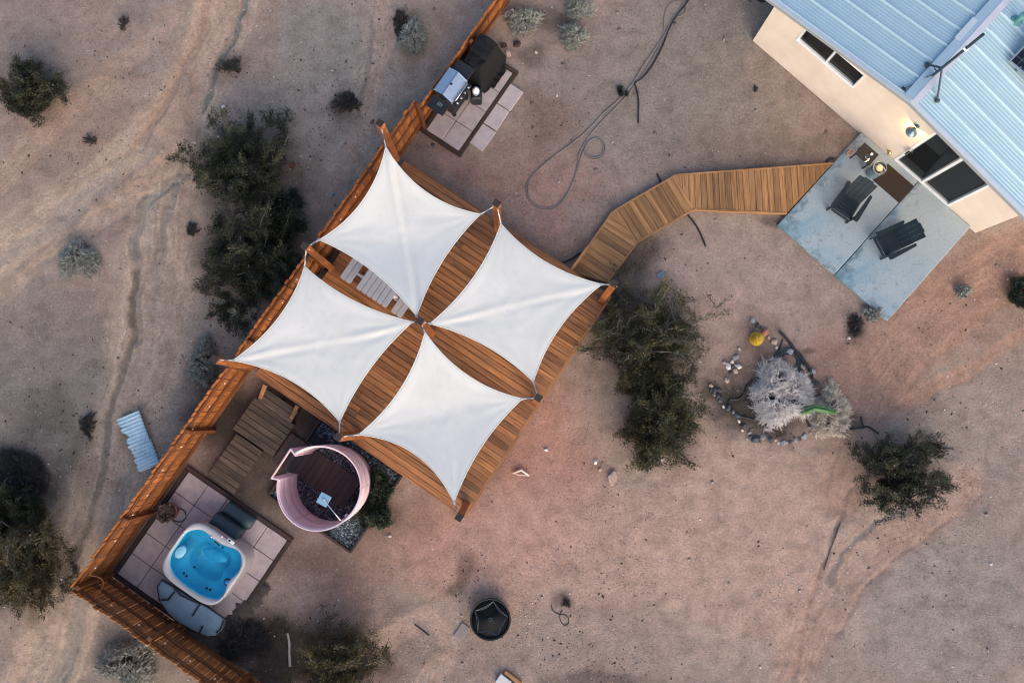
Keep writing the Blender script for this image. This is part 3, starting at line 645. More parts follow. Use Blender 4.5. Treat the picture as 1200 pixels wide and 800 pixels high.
def fairy_lights(label, pts, parent_z, n):
    """thin sagging cable of small bulbs pinned along the fence rail"""
    o = thing("string_light", label, "string light", pts[0]); org = Vector(pts[0]); m = MB(); path = []
    for a, b in zip(pts[:-1], pts[1:]):
        a, b = Vector(a), Vector(b)
        for k in range(8): t = k / 8; p = a.lerp(b, t); p.z -= .10 * 4 * t * (1 - t); path.append(p - org)
    path.append(Vector(pts[-1]) - org); m.tube(path, .004, 5).build("cable", M['newwood'], o)
    bm = MB().lathe([(.006, .015), (.013, .008), (.017, -.015), (.012, -.035), (.004, -.04)], 8).mesh("bulb", M['white_paint'], True)
    for k in range(n):
        p = path[int((k + .5) * len(path) / n)]; link("bulb", bm, o, (p.x, p.y, p.z - .01))
    return o
def fp(d, z=1.38): q = on_fence(d) + UDIR * .07; return (q.x, q.y, z)
def sp(d, z=1.38): q = FC + UDIR * d + VDIR * .07; return (q.x, q.y, z)
fairy_lights("cable of small pale bulbs sagging along the fence beside the hot tub", [fp(d) for d in (.35, 1.7, 3.0, 4.2, 5.4)], 1.4, 9)
fairy_lights("cable of small pale bulbs along the fence behind the deck", [fp(d) for d in (5.6, 6.8, 8.0, 9.2, 10.4)], 1.4, 9)
fairy_lights("cable of small bulbs pinned to the fence below the tub cover", [sp(d) for d in (.45, 1.9, 3.2, 4.5)], 1.4, 6)
_a, _b = Vector(fp(.35)), Vector(sp(.45)); _m = MB().tube([(_a + (_b - _a) * t) - _a - Vector((0, 0, .45 * 4 * t * (1 - t))) for t in [k / 12 for k in range(13)]], .012, 6)
tag(_m.build("loose_cable", M['newwood'], None, _a), "orange cable drooping across the inside corner of the fence", "cable")

# ------------------------------------------------------------------ deck
DZ = .40
dk = [P(471, 187, DZ), P(716, 347, DZ), P(547, 604, DZ), P(301, 438, DZ)]
DO = Vector((dk[3].x, dk[3].y, 0))
deck = thing("wooden_deck", "orange brown timber deck under the four white sails", "deck", DO, ANG)
def dl(p): q = p - DO; c, s = math.cos(-ANG), math.sin(-ANG); return (q.x * c - q.y * s, q.x * s + q.y * c)
x1 = (dl(dk[1])[0] + dl(dk[2])[0]) / 2; y1 = (dl(dk[0])[1] + dl(dk[1])[1]) / 2
x0, y0 = -.02, -.02
planks(deck, [(x0, y0), (x1 - .045, y0), (x1 - .045, y1), (x0, y1)], (1, 0), .143, .013, DZ, .028, M['deck'], 3.2)
for z, nm in ((DZ - .145, "fascia_board"),):
    MB().box((0, 0, 0), (x1 - x0, .03, .22)).build(nm, M['deck'], deck, ((x0 + x1) / 2, y0 - .017, z)); MB().box((0, 0, 0), (x1 - x0, .03, .22)).build(nm, M['deck'], deck, ((x0 + x1) / 2, y1 + .017, z))
    MB().box((0, 0, 0), (y1 - y0, .03, .22)).build(nm, M['deck'], deck, (x1 + .002, (y0 + y1) / 2, z), math.pi / 2)
MB().box((0, 0, 0), (y1 - y0, .04, .03)).build("trim_board", M['newwood'], deck, (x1 - .018, (y0 + y1) / 2, DZ - .013), math.pi / 2)
for k in range(7): MB().box((0, 0, 0), (y1 - y0 - .1, .05, .18)).build("joist", M['oldwood'], deck, (.3 + k * (x1 - .6) / 6, (y0 + y1) / 2, DZ - .03 - .092), math.pi / 2)
for i in range(4):
    for k in range(4): MB().box((0, 0, 0), (.14, .14, .20)).build("footing", M['stone_grey'], deck, (.3 + i * (x1 - .6) / 3, .3 + k * (y1 - .6) / 3, .092))

# ------------------------------------------------------------------ sail posts: a three by three grid
PZ = 2.75
POSTS = {}
for key, px, py, lab in (("N", 445, 144, "wooden post with dark top at the fence end of the deck nearest the grill"), ("NE", 582, 238, "wooden post with dark top midway along the deck edge facing the house"),
        ("E", 720, 332, "orange wooden post where the walkway meets the deck, beside the tree"), ("NW", 357, 288, "reddish wooden post at the fence beside the picnic table"), ("C", 492, 376, "central wooden post where the four sails meet"),
        ("SE", 631, 466, "wooden post with dark square top midway along the open yard edge of the deck"), ("W", 251, 421, "wooden post with dark top leaning past the fence above the steps"), ("SW", 396, 512, "wooden post on the deck edge beside the pink shower"),
        ("S", 538, 606, "wooden post with dark top on the outermost deck corner")):
    p = P(px, py, PZ); t = thing("sail_post", lab, "post", (p.x, p.y, DZ), ANG + random.uniform(-.05, .05), "posts holding up the sails"); POSTS[key] = p
    MB().bbox((0, 0, (PZ - DZ - .02) / 2), (.14, .14, PZ - DZ - .02), .008).build("shaft", M['post'], t)
    MB().box((0, 0, PZ - DZ - .01), (.142, .142, .02)).build("cap", M['endgrain'], t)
    for s in (-1, 1):
        MB().lathe([(.012, 0), (.016, .004), (.016, .02), (.012, .024)], 8).build("eye_bolt", M['steel'], t, (s * .075, 0, PZ - DZ - .14))

# ------------------------------------------------------------------ sails
def sail(label, corners, posts, sags, fold, amp, seed):
    A = [P(px, py, z) for px, py, z in corners]; cen = sum(A, Vector()) / 4
    o = thing("shade_sail", label, "shade sail", (cen.x, cen.y, cen.z), 0, "white shade sails over the deck"); A = [np.array(a - cen) for a in A]
    N = 56; t = np.linspace(0, 1, N)
    def edge(a, b, sag):                                        # concave hem, slightly slack in height too
        e = a[None] * (1 - t)[:, None] + b[None] * t[:, None]; mid = (a + b) / 2; d = -mid / np.linalg.norm(mid); bow = (4 * t * (1 - t))[:, None]
        return e + d * sag * bow * np.linalg.norm(b - a)
    B, R, T, Lf = edge(A[0], A[1], sags[0]), edge(A[1], A[2], sags[1]), edge(A[3], A[2], sags[2]), edge(A[0], A[3], sags[3])
    U, V = np.meshgrid(t, t, indexing='ij'); u, v = U[..., None], V[..., None]
    S_ = (1 - v) * B[:, None] + v * T[:, None] + (1 - u) * Lf[None] + u * R[None] - ((1 - u) * (1 - v) * A[0] + u * (1 - v) * A[1] + (1 - u) * v * A[3] + u * v * A[2])
    q = (U - V) if fold == 0 else (U + V - 1)                   # tension fold between two opposite corners
    s = (U + V) / 2 if fold == 0 else (U - V + 1) / 2
    wig = .02 * np.sin(s * 5 + seed); zz = amp * np.exp(-((q - wig) / .05) ** 2) * (.35 + .65 * np.abs(2 * s - 1)) - .8 * amp * np.exp(-((q - wig - .085) / .05) ** 2) * (.35 + .65 * np.abs(2 * s - 1))
    for (cu, cv) in ((0, 0), (1, 0), (1, 1), (0, 1)):           # small creases fanning out of each corner
        du, dv = np.abs(U - cu), np.abs(V - cv); r = np.hypot(du, dv); a = np.arctan2(dv, du)
        zz = zz + .0045 * np.exp(-r / .42) * np.minimum(r * 6, 1) * np.sin(a * (13 + seed % 4) + seed * 1.7 + cu * 2)
    zz = zz + (fbm(U * 3 + seed, V * 3, seed) - .5) * .06 * np.sin(np.pi * U) * np.sin(np.pi * V) - .07 * np.sin(np.pi * U) * np.sin(np.pi * V)
    S_ = S_.copy(); S_[..., 2] += zz * np.minimum(1, 12 * U * (1 - U)) ** .5 * np.minimum(1, 12 * V * (1 - V)) ** .5
    i = np.arange(N * N).reshape(N, N); f = np.stack([i[:-1, :-1], i[1:, :-1], i[1:, 1:], i[:-1, 1:]], -1).reshape(-1, 4)
    c = link("canvas", np_mesh("canvas", S_.reshape(-1, 3), f, M['sail'], True), o); md = c.modifiers.new("thickness", 'SOLIDIFY'); md.thickness = .004; md.offset = 0
    loop = [S_[k, 0] for k in range(N)] + [S_[-1, k] for k in range(1, N)] + [S_[k, -1] for k in range(N - 2, -1, -1)] + [S_[0, k] for k in range(N - 2, 0, -1)]
    MB().tube([Vector(p) for p in loop], .011, 6, True).build("hem", M['sail'], o, smooth='all')
    for a, pk, (cpx, cpy, cz) in zip(A, posts, corners):
        a = Vector(a); pp = POSTS[pk]; end = Vector((pp.x, pp.y, PZ - .13)) - cen; dirn = (a - end); dirn.normalize(); end = end + dirn * .075
        r = MB().tube([a, a.lerp(end, .5) - Vector((0, 0, .01)), end], .012, 6).build("rope", M['rope'], o)
        MB().lathe([(.02, -.008), (.032, -.004), (.032, .004), (.02, .008)], 12, a).build("ring", M['steel'], o)
        mid = a.lerp(end, .35); MB().tube([mid, a.lerp(end, .7)], .016, 6).build("turnbuckle", M['steel'], o)
    return o
sail("white shade sail with a pale blue fold, over the picnic table nearest the grill", [(452, 172, 2.62), (563, 251, 2.40), (488, 370, 2.62), (374, 281, 2.40)], ("N", "NE", "C", "NW"), (.117, .06, .065, .112), 0, .055, 1)
sail("white shade sail reaching out to the walkway and tree", [(587, 262, 2.42), (705, 333, 2.62), (625, 447, 2.42), (504, 379, 2.60)], ("NE", "E", "SE", "C"), (.083, .08, .068, .07), 1, .014, 2)
sail("white shade sail beside the fence and above the wooden steps", [(357, 312, 2.42), (483, 377, 2.60), (398, 494, 2.42), (273, 422, 2.62)], ("NW", "C", "SW", "W"), (.065, .055, .094, .09), 1, .016, 3)
sail("white shade sail ending at the outermost deck corner beside the pink shower", [(498, 389, 2.60), (612, 467, 2.42), (532, 588, 2.60), (420, 509, 2.42)], ("C", "SE", "S", "SW"), (.098, .062, .14, .085), 0, .010, 4)

# ------------------------------------------------------------------ picnic table half hidden under the sail
TZ = 1.16
def ax(px, py, z, org): return loc2(px, py, z, org, ANG)
p = P(462, 320, DZ); tb_o = Vector((p.x, p.y, DZ)); table = thing("picnic_table", "pale grey painted picnic table with two slatted benches under the sail", "picnic table", tb_o, ANG)
e0, e1_ = ax(417, 337, TZ, tb_o), ax(452, 361.5, TZ, tb_o); tw = e1_.x - e0.x; ty = (e0.y + e1_.y) / 2; tl = 1.85
b0, b1 = ax(402, 327, DZ + .46, tb_o), ax(462.5, 368.5, DZ + .46, tb_o)
def slat(x, z, w, y0_, l): 
    w2, c = w / 2, .025; poly = [(-w2, c), (-w2 + c, 0), (w2 - c, 0), (w2, c), (w2, l - c), (w2 - c, l), (-w2 + c, l), (-w2, l - c)]
    return MB().prism(poly, -.03, 0).build("slat", M['grey_paint'], table, (x, y0_, z - DZ))
for k in range(6): slat(e0.x + (k + .5) * tw / 6, TZ, tw / 6 - .014, ty, tl)
for xc in (b0.x + .05, b1.x + .02):
    for k in (-.5, .5): slat(xc + k * .145, DZ + .46, .132, (b0.y + b1.y) / 2, tl)
xc0, xc1 = b0.x - .02, b1.x + .09
for yy in (ty + .30, ty + tl - .30):
    MB().box((0, 0, 0), (xc1 - xc0, .05, .09)).build("bench_beam", M['grey_paint'], table, ((xc0 + xc1) / 2, yy, .38)); MB().box((0, 0, 0), (tw - .06, .05, .09)).build("top_beam", M['grey_paint'], table, (e0.x + tw / 2, yy, TZ - DZ - .078))
    for s in (-1, 1):
        MB().tube([(e0.x + tw / 2 + s * tw * .30, yy + .055, .70), (e0.x + tw / 2 + s * (tw / 2 + .20), yy + .055, .0)], .055, 4).build("leg", M['grey_paint'], table)

# ------------------------------------------------------------------ walkway from deck to patio
WZ = .14
wp = [[(668.7, 318), (717.6, 248.4), (747.3, 283), (712, 331)], [(717.6, 248.4), (792, 205), (813, 245), (747.3, 283)], [(792, 205), (976, 191.5), (922, 250), (813, 245)]]
W_ = [[Vector((P(x, y, WZ).x, P(x, y, WZ).y)) for x, y in q] for q in wp]
wo = W_[1][0].copy(); walk = thing("boardwalk", "bent brown timber boardwalk leading from deck to concrete patio", "walkway", (wo.x, wo.y, 0))
dirs = [(W_[0][2] - W_[0][1]) + (W_[0][3] - W_[0][0]) * .4, None, None]
for k, q in enumerate(W_):
    lp = [(v - wo) for v in q]; along = ((lp[1] + lp[2]) - (lp[0] + lp[3])); perp = Vector((-along.y, along.x))
    ins = [(v.x, v.y) for v in lp]
    planks(walk, ins, UDIR if k == 0 else perp, .143, .009, WZ, .028, M['walk'])
for side in ([W_[0][0], W_[0][1], W_[1][1], W_[2][1]], [W_[0][3], W_[0][2], W_[1][2], W_[2][2]]):
    for a, b in zip(side[:-1], side[1:]):
        a, b = a - wo, b - wo; d = b - a; c = (a + b) / 2
        MB().box((0, 0, 0), (d.length + .01, .035, .13)).build("edge_board", M['walk'], walk, (c.x, c.y, WZ - .058), math.atan2(d.y, d.x))
for k, q in enumerate(W_):
    for f in (.15, .85):
        a = q[0].lerp(q[3], f) - wo; b = q[1].lerp(q[2], f) - wo; d = b - a; c = (a + b) / 2
        MB().box((0, 0, 0), (d.length * .96, .05, .10)).build("joist", M['oldwood'], walk, (c.x, c.y, WZ - .082), math.atan2(d.y, d.x))
a, b = P(669, 317, .3), P(690, 288, .3); d = b - a
tag(MB().bbox((0, 0, 0), (d.length, .07, .16), .006).build("timber_offcut", M['newwood'], None, ((a.x + b.x) / 2, (a.y + b.y) / 2, .225), math.atan2(d.y, d.x)), "bright orange timber rail along the walkway edge where it meets the deck", "timber")

# ------------------------------------------------------------------ wooden steps: tread under the deck edge, two landings
def platform(label, corners, z, name="wooden_platform", th=.028, mat='oldwood'):
    q = [P(x, y, z) for x, y in corners]; o = Vector((q[3].x, q[3].y, 0)); t = thing(name, label, "platform", o, ANG)
    lp = [loc2(x, y, z, o, ANG) for x, y in corners]; xa = min((lp[0].x + lp[3].x) / 2, (lp[1].x + lp[2].x) / 2); xb = max((lp[0].x + lp[3].x) / 2, (lp[1].x + lp[2].x) / 2)
    ya = (lp[2].y + lp[3].y) / 2; yb = (lp[0].y + lp[1].y) / 2
    planks(t, [(xa, ya), (xb, ya), (xb, yb), (xa, yb)], (1, 0), .14, .012, z, th, M[mat], None)
    for xx in (xa + .05, (xa + xb) / 2, xb - .05): MB().box((0, 0, 0), (yb - ya - .02, .05, z - th)).build("joist", M['edging'], t, (xx, (ya + yb) / 2, (z - th) / 2 - .002), math.pi / 2)
    return t, (xa, xb, ya, yb)
st, ext = platform("upper weathered wooden landing with two stringers below the deck edge", [(298, 466), (345, 496), (320.6, 535), (272.8, 503)], .20)
for px0, py0, px1, py1 in ((311, 450.6, 304.7, 468.4), (348.7, 475, 340.3, 492.8)):
    a, b = loc2(px0, py0, .40, st.location, ANG), loc2(px1, py1, .24, st.location, ANG); dv = b - a
    mt = dv.to_track_quat('X', 'Z').to_matrix().to_4x4(); MB().bbox((0, 0, 0), (dv.length, .09, .06), .006, mt).build("stringer", M['walk'], st, (a + b) / 2)
platform("weathered step tread tucked under the deck edge above the landing", [(311, 455), (350, 481), (341, 495), (300, 469)], .29, "step_tread")
platform("lower weathered wooden landing next to the hot tub pad", [(277.5, 508), (309, 529), (273, 579), (242, 558)], .13)

# ------------------------------------------------------------------ hot tub pad and things on it
def paved(label, name, corners, z, nx, ny, skip=(), frame=True, mat='paver', gap=.014):
    q = [P(x, y, z) for x, y in corners]; o = Vector((q[3].x, q[3].y, 0)); t = thing(name, label, "paving", o, ANG)
    lp = [loc2(x, y, z, o, ANG) for x, y in corners]
    xb = (lp[1].x + lp[2].x) / 2; yb = (lp[0].y + lp[1].y) / 2; w, h = xb / nx, yb / ny
    pm = MB().bbox((0, 0, 0), (w - gap, h - gap, .05), .008).mesh("paver", M[mat])
    for i in range(nx):
        for j in range(ny):
            if (i, j) in skip: continue
            ob = link("paver", pm, t, ((i + .5) * w, (j + .5) * h, z - .025 + random.uniform(-.006, 0)), 0)
            ob.rotation_euler = (random.uniform(-.008, .008), random.uniform(-.008, .008), random.uniform(-.012, .012))
    if frame:
        for c, L_, r in (((xb / 2, -.055), xb + .2, 0), ((xb / 2, yb + .055), xb + .2, 0), ((-.055, yb / 2), yb, math.pi / 2), ((xb + .055, yb / 2), yb, math.pi / 2)):
            MB().bbox((0, 0, 0), (L_, .09, .12), .008).build("edging_board", M['edging'], t, (c[0], c[1], z - .05), r)
    return t, xb, yb
pad, pxb, pyb = paved("grey square pavers in a timber frame under the hot tub", "tub_pad", [(220, 553), (338, 632), (255, 752), (137, 672)], .06, 5, 5)
_cs = [P(262, 738), P(250, 752), P(238, 755), P(285, 715), P(300, 702), P(272, 733), P(225, 748), P(310, 690)]
dirt = MB()
for k, c in enumerate(_cs):
    r = (.34, .36, .34, .24, .17, .30, .25, .14)[k]; n = 14; ring = [[c + Vector((r * f * (1 + .25 * math.sin(j * 2.3 + k)) * math.cos(j / n * 6.283), r * f * (1 + .2 * math.cos(j * 3.1 + k)) * math.sin(j / n * 6.283), zz)) for j in range(n)] for f, zz in ((1, .045), (.75, .075), (.4, .095), (.1, .10))]
    dirt.rings([[(p.x, p.y, q_[0].z) for p in q_] for q_ in ring], False, True)
M['dirt'] = plain("loose_dirt", (.085, .065, .056, 1), .97, 0, .35, 14, .7, 50)
tag(dirt.build("dirt", M['dirt'], smooth='all'), "dark loose dirt spilled over the outer corner of the tub pavers", None, None, 'stuff')

def superell(a, b, n=4.0, k=72, rot=0):
    return [(a * abs(math.cos(t)) ** (2 / n) * math.copysign(1, math.cos(t)), b * abs(math.sin(t)) ** (2 / n) * math.copysign(1, math.sin(t))) for t in [2 * math.pi * i / k + rot for i in range(k)]]
RZ = .78
tc = P(238.6, 660.4, RZ); to = Vector((tc.x, tc.y, .06)); tub = thing("hot_tub", "rounded white hot tub filled with vivid blue water", "hot tub", to, ANG)
zr = RZ - .06; K = 96
def zl(x, y): return loc2(170 + x / 4.447, 570 + y / 4.447, .72, (to.x, to.y, 0), ANG)
wo_ = [zl(*p_) for p_ in ((133, 395), (150, 340), (185, 275), (232, 236), (295, 229), (322, 244), (345, 272), (392, 303), (445, 322), (483, 330), (497, 372), (492, 420), (470, 455), (440, 470), (418, 505), (412, 560), (395, 580), (330, 572), (270, 545), (205, 500), (150, 448))]
def polar(poly, ang):
    d = Vector((math.cos(ang), math.sin(ang))); best = 0
    for i in range(len(poly)):
        a, b = Vector(poly[i][:2]), Vector(poly[(i + 1) % len(poly)][:2]); e = b - a; den = d.x * e.y - d.y * e.x
        if abs(den) < 1e-9: continue
        tt = (a.x * e.y - a.y * e.x) / den; uu = (a.x * d.y - a.y * d.x) / den
        if tt > 0 and -.001 <= uu <= 1.001: best = max(best, tt)
    return best
oe = superell(.80, .72, 4.2, 400); angs = [2 * math.pi * k / K for k in range(K)]
ro = [polar(oe, a) for a in angs]; ri = [polar(wo_, a) for a in angs]
ri = [(ri[k - 2] + ri[k - 1] + ri[k] + ri[(k + 1) % K] + ri[(k + 2) % K]) / 5 for k in range(K)]; ri = [min(a * 1.05, b - .06) for a, b in zip(ri, ro)]
rg = lambda rr, z: [(r * math.cos(a), r * math.sin(a), z) for r, a in zip(rr, angs)]
lerp = lambda a, b, f: [x + (y - x) * f for x, y in zip(a, b)]
MB().rings([rg([r * .97 for r in ro], .0), rg([r * .985 for r in ro], .3), rg([r * .985 for r in ro], zr - .10)], True, False).build("skirt", M['tub_skirt'], tub, smooth=True)
MB().rings([rg([r * .985 for r in ro], zr - .10), rg(ro, zr - .07), rg(ro, zr - .02), rg([r * .985 for r in ro], zr), rg(lerp(ro, ri, .45), zr + .004), rg(lerp(ro, ri, .8), zr - .005), rg(lerp(ro, ri, .97), zr - .03), rg(ri, zr - .06)], False, False).build("rim", M['tub'], tub, smooth='all')
MB().rings([rg(ri, zr - .06), rg([r * .97 for r in ri], zr - .14), rg([r * .93 for r in ri], zr - .30), rg([r * .62 for r in ri], zr - .33), rg([r * .56 for r in ri], zr - .40), rg([r * .50 for r in ri], zr - .58)], False, True).build("basin", M['basin'], tub, smooth='all')
MB().rings([rg([r * .995 for r in ri], zr - .085), rg([r * .3 for r in ri], zr - .085)], False, True).build("water", M['water'], tub, smooth='all')
def blob(px, py, z, a, b, c, name, mat, par, rot=0.0):
    q = zl(px, py); m = MB(); rs = []
    for k in range(9):
        ph = -math.pi / 2 + math.pi * k / 8; rs.append([(a * math.cos(ph) * math.cos(t) * math.cos(rot) - b * math.cos(ph) * math.sin(t) * math.sin(rot), a * math.cos(ph) * math.cos(t) * math.sin(rot) + b * math.cos(ph) * math.sin(t) * math.cos(rot), c * math.sin(ph)) for t in [2 * math.pi * j / 20 for j in range(20)]])
    rs[0] = [(x * .01, y * .01, z_) for x, y, z_ in rs[1]]; return m.rings(rs).build(name, mat, par, (q.x, q.y, z), smooth='all')
blob(182, 342, zr - .115, .13, .19, .05, "headrest", M['pale_blue'], tub, math.radians(-8))
blob(345, 365, zr - .31, .30, .13, .08, "seat_divider", M['basin'], tub, math.radians(10))
if False: blob(440, 395, zr - .31, .10, .22, .07, "seat_divider", M['basin'], tub, math.radians(25))
if False: blob(290, 520, zr - .33, .30, .12, .06, "seat_divider", M['basin'], tub, math.radians(-5))
q = zl(430, 495); MB().lathe([(.075, -.02), (.085, 0), (.075, .012), (.05, .012)], 24).build("skimmer_ring", M['black_plastic'], tub, (q.x, q.y, zr - .045)); MB().lathe([(.048, 0), (.048, .02), (.02, .03)], 20).build("skimmer_float", M['blue_plastic'], tub, (q.x, q.y, zr - .034))
q = zl(452, 282); pn = MB().bbox((0, 0, 0), (.17, .07, .02), .006).build("control_panel", M['white_paint'], tub, (q.x, q.y, zr + .008), math.radians(-2)); MB().box((0, 0, 0), (.06, .04, .006)).build("display", M['teal_plastic'], pn, (-.03, 0, .012))
q = zl(380, 293); MB().bbox((0, 0, 0), (.16, .03, .02), .006).build("filter_slot", M['black_plastic'], tub, (q.x, q.y, zr + .004), math.radians(-5))
for xx, yy in ((350, 258), (203, 244), (405, 255)):
    q = zl(xx, yy); MB().lathe([(.022, 0), (.022, .012), (.012, .018)], 14).build("air_valve", M['chrome'], tub, (q.x, q.y, zr + .002))
for xx, yy in ((170, 465), (185, 480), (300, 550), (320, 558), (230, 430), (390, 322)):
    q = zl(xx, yy); MB().lathe([(.025, -.01), (.025, .008), (.012, .012)], 12).build("jet", M['black_plastic'] if xx < 380 else M['blue_plastic'], tub, (q.x * .93, q.y * .93, zr - .29))
# steps with two tread blocks
p = P(274, 611, .3); stp = thing("spa_steps", "dark slate blue two tread plastic step against the hot tub", "steps", (p.x, p.y, .06), ANG)
for nm, yy, h in (("lower_tread", .155, .24), ("upper_tread", -.155, .44)):
    m = MB(); prof = [(-.155, 0), (-.155, h - .07), (-.12, h - .02), (-.05, h), (.05, h), (.12, h - .02), (.155, h - .07), (.155, 0)]
    xs = [-.36, -.34, -.17, 0, .17, .34, .36]; m.rings([[(x, a * (.9 if abs(x) == .36 else 1), b * (.92 if abs(x) == .36 else 1) + (.012 * math.sin(x * 14) if b > .1 else 0)) for a, b in prof] for x in xs]).build(nm, M['slate_plastic'], stp, (0 if h < .3 else -.06, yy, 0), smooth=True)
# folded vinyl cover leaning between tub and fence
cz = lambda x, y, z: loc2(170 + x / 4.447, 570 + y / 4.447, z, (to.x, to.y, 0), ANG)
outl = [(88, 488), (60, 525), (68, 606), (104, 664), (145, 706), (230, 752), (316, 786), (362, 780), (398, 748), (420, 692), (330, 628), (255, 585), (170, 535)]
zh = lambda x, y: .72 - .30 * max(0, min(1, ((x * -.5 + y * .86) - 370) / 140))
op = [cz(x, y, .55) for x, y in outl]; oc = sum(op, Vector()) / len(op)
cv = thing("tub_cover", "folded blue grey vinyl spa cover with black straps resting between tub and fence", "spa cover", (to.x, to.y, .06), ANG)
def tilt(p, dz): return (p.x, p.y, max(.1, .46 + (p.y - oc.y) * .30 + dz))
ins = [p.lerp(oc, .05) for p in op]
MB().rings([[tilt(p, -.10) for p in ins], [tilt(p, -.08) for p in op], [tilt(p, -.02) for p in op], [tilt(p, .0) for p in ins], [tilt(p.lerp(oc, .45), .018) for p in op], [tilt(p.lerp(oc, .9), .022) for p in op]]).build("panel", M['blue_vinyl'], cv, smooth='all')
MB().tube([Vector(tilt(p, -.05)) for p in op], .034, 6, True).build("skirt", M['black_plastic'], cv, smooth='all')
for seg in (((160, 545), (118, 590), (80, 592)), ((292, 610), (246, 672)), ((298, 728), (276, 766)), ((418, 690), (395, 742), (372, 760)), ((160, 525), (190, 560), (260, 590), (300, 606))):
    pp = [Vector(tilt(cz(x, y, .55), .035)) for x, y in seg]; m = MB()
    for a, b in zip(pp[:-1], pp[1:]):
        dv = b - a; m.box((a + b) / 2, (dv.length + .02, .035, .012), dv.to_track_quat('X', 'Z').to_matrix())
    m.build("strap", M['black_plastic'], cv)
for x, y in ((105, 570), (240, 690), (330, 720), (150, 640)):
    q = cz(x, y, .5); MB().box((0, 0, 0), (.16, .16, max(.05, tilt(q, 0)[2] - .10))).build("foam_core", M['black_plastic'], cv, (q.x, q.y, max(.05, tilt(q, 0)[2] - .10) / 2))
# potted succulent with a loop of hose
p = P(200, 599, .2); pot = thing("potted_plant", "dark red succulent spilling from a clay pot beside the tub", "potted plant", (p.x, p.y, .06), 0)
MB().lathe([(.13, 0), (.19, .22), (.205, .22), (.205, .27), (.18, .27), (.165, .22), (.02, .21)], 22).build("pot", M['terracotta'], pot, smooth=True)
def leaves(name, n, centre, spread, up, ln, wd, mat, par, bias=None):
    v = []; f = []
    for k in range(n):
        a = random.uniform(0, 6.283); r = spread * math.sqrt(random.random()); b = Vector(centre) + Vector((r * math.cos(a), r * math.sin(a), 0))
        d = Vector((math.cos(a + random.uniform(-.7, .7)), math.sin(a + random.uniform(-.7, .7)), random.uniform(.1, 1.1) * up)).normalized()
        if bias: d = (d + Vector(bias)).normalized()
        sd = d.cross(Vector((0, 0, 1))).normalized() * wd * random.uniform(.7, 1.2); L_ = ln * random.uniform(.6, 1.2); o = len(v)
        v += [b, b + d * L_ * .5 + sd + Vector((0, 0, .02)), b + d * L_ + Vector((0, 0, -.03)), b + d * L_ * .5 - sd + Vector((0, 0, .02))]; f.append((o, o + 1, o + 2, o + 3))
    return MB().add(v, f).build(name, mat, par)
leaves("foliage", 150, (-.05, -.02, .24), .13, 1.0, .15, .028, M['succulent'], pot); leaves("foliage", 60, (-.17, -.06, .12), .10, .2, .14, .026, M['succulent'], pot, (-.4, -.2, -.2))
c = P(211, 603); tag(MB().tube([Vector((.16 * math.cos(t) * (1 + .1 * t / 6), .15 * math.sin(t), .012)) for t in [k * .3 for k in range(21)]], .012, 6).build("hose_loop", M['black_hose'], None, (c.x, c.y, .062)), "thin dark hose looped on the pavers beside the clay pot", "hose")
# ------------------------------------------------------------------ gravel bed and outdoor shower
bc = [P(372, 490), P(470, 555), P(415, 645), P(316, 580)]; bo = Vector((bc[3].x, bc[3].y, 0))
bed = thing("gravel_bed", "timber edged bed of blue grey gravel around the pink shower", "gravel bed", bo, ANG)
bl = [loc2(x, y, 0, bo, ANG) for x, y in ((372, 490), (470, 555), (415, 645), (316, 580))]
bx = (bl[1].x + bl[2].x) / 2; by = (bl[0].y + bl[1].y) / 2
for c, L_, r in (((bx / 2, 0), bx, 0), ((bx, by / 2), by, math.pi / 2), ((0, by * .86), by * .28, math.pi / 2), ((0, .18), .36, math.pi / 2)):
    MB().bbox((0, 0, 0), (L_, .05, .14), .006).build("edging_board", M['edging'], bed, (c[0], c[1], .05), r)
SHC = P(392, 565); shl = loc2(392, 565, 0, bo, ANG)
_n = 9000; gxy = np.stack([RNG.uniform(.03, bx - .03, _n), RNG.uniform(.03, by - .03, _n)], 1)
_r = np.hypot(gxy[:, 0] - shl.x, gxy[:, 1] - shl.y)
path_l = [loc2(x, y, 0, bo, ANG) for x, y in ((341, 508), (424, 561), (404, 594), (320, 540))]
px0, px1, py0, py1 = min(path_l[0].x, path_l[3].x), max(path_l[1].x, path_l[2].x), (path_l[2].y + path_l[3].y) / 2, (path_l[0].y + path_l[1].y) / 2
_in = (gxy[:, 0] > px0) & (gxy[:, 0] < px1) & (gxy[:, 1] > py0) & (gxy[:, 1] < py1)
# bare soil bites: lower left corner of the bed and around the bush
_bare = ((gxy[:, 0] > .45) & (gxy[:, 0] < bx * .72) & (gxy[:, 1] < .42)) | ((gxy[:, 0] < .5) & (gxy[:, 1] > py1 + .05) & (gxy[:, 1] < py1 + .30))
out = gxy[(_r > .9) & ~_in & ~_bare]; ins_ = gxy[(_r < .86) & ~_in]
chips("gravel", out, RNG.uniform(.018, .045, len(out)), .024, M['gravel'], None, bed, .8, 1.4); chips("gravel", ins_, RNG.uniform(.018, .045, len(ins_)), .024, M['gravel_dark'], None, bed, .8, 1.4)
MB().box((0, 0, 0), (bx - .06, by - .06, .03)).build("gravel_base", plain("gravel_dust", (.03, .036, .042, 1), .95, 0, .3, 30, .5), bed, (bx / 2, by / 2, .003))
po = Vector((bo.x, bo.y, 0)); fl = thing("shower_floor", "dark brown wet timber floor running from the landing into the pink shower", "shower floor", po, ANG)
planks(fl, [(px0, py0), (px1, py0), (px1, py1), (px0, py1)], (0, 1), .14, .007, .085, .028, M['darkwood'])
for yy in (py0 + .05, py1 - .05): MB().box((0, 0, 0), (px1 - px0 - .1, .05, .05)).build("joist", M['edging'], fl, ((px0 + px1) / 2, yy, .03))

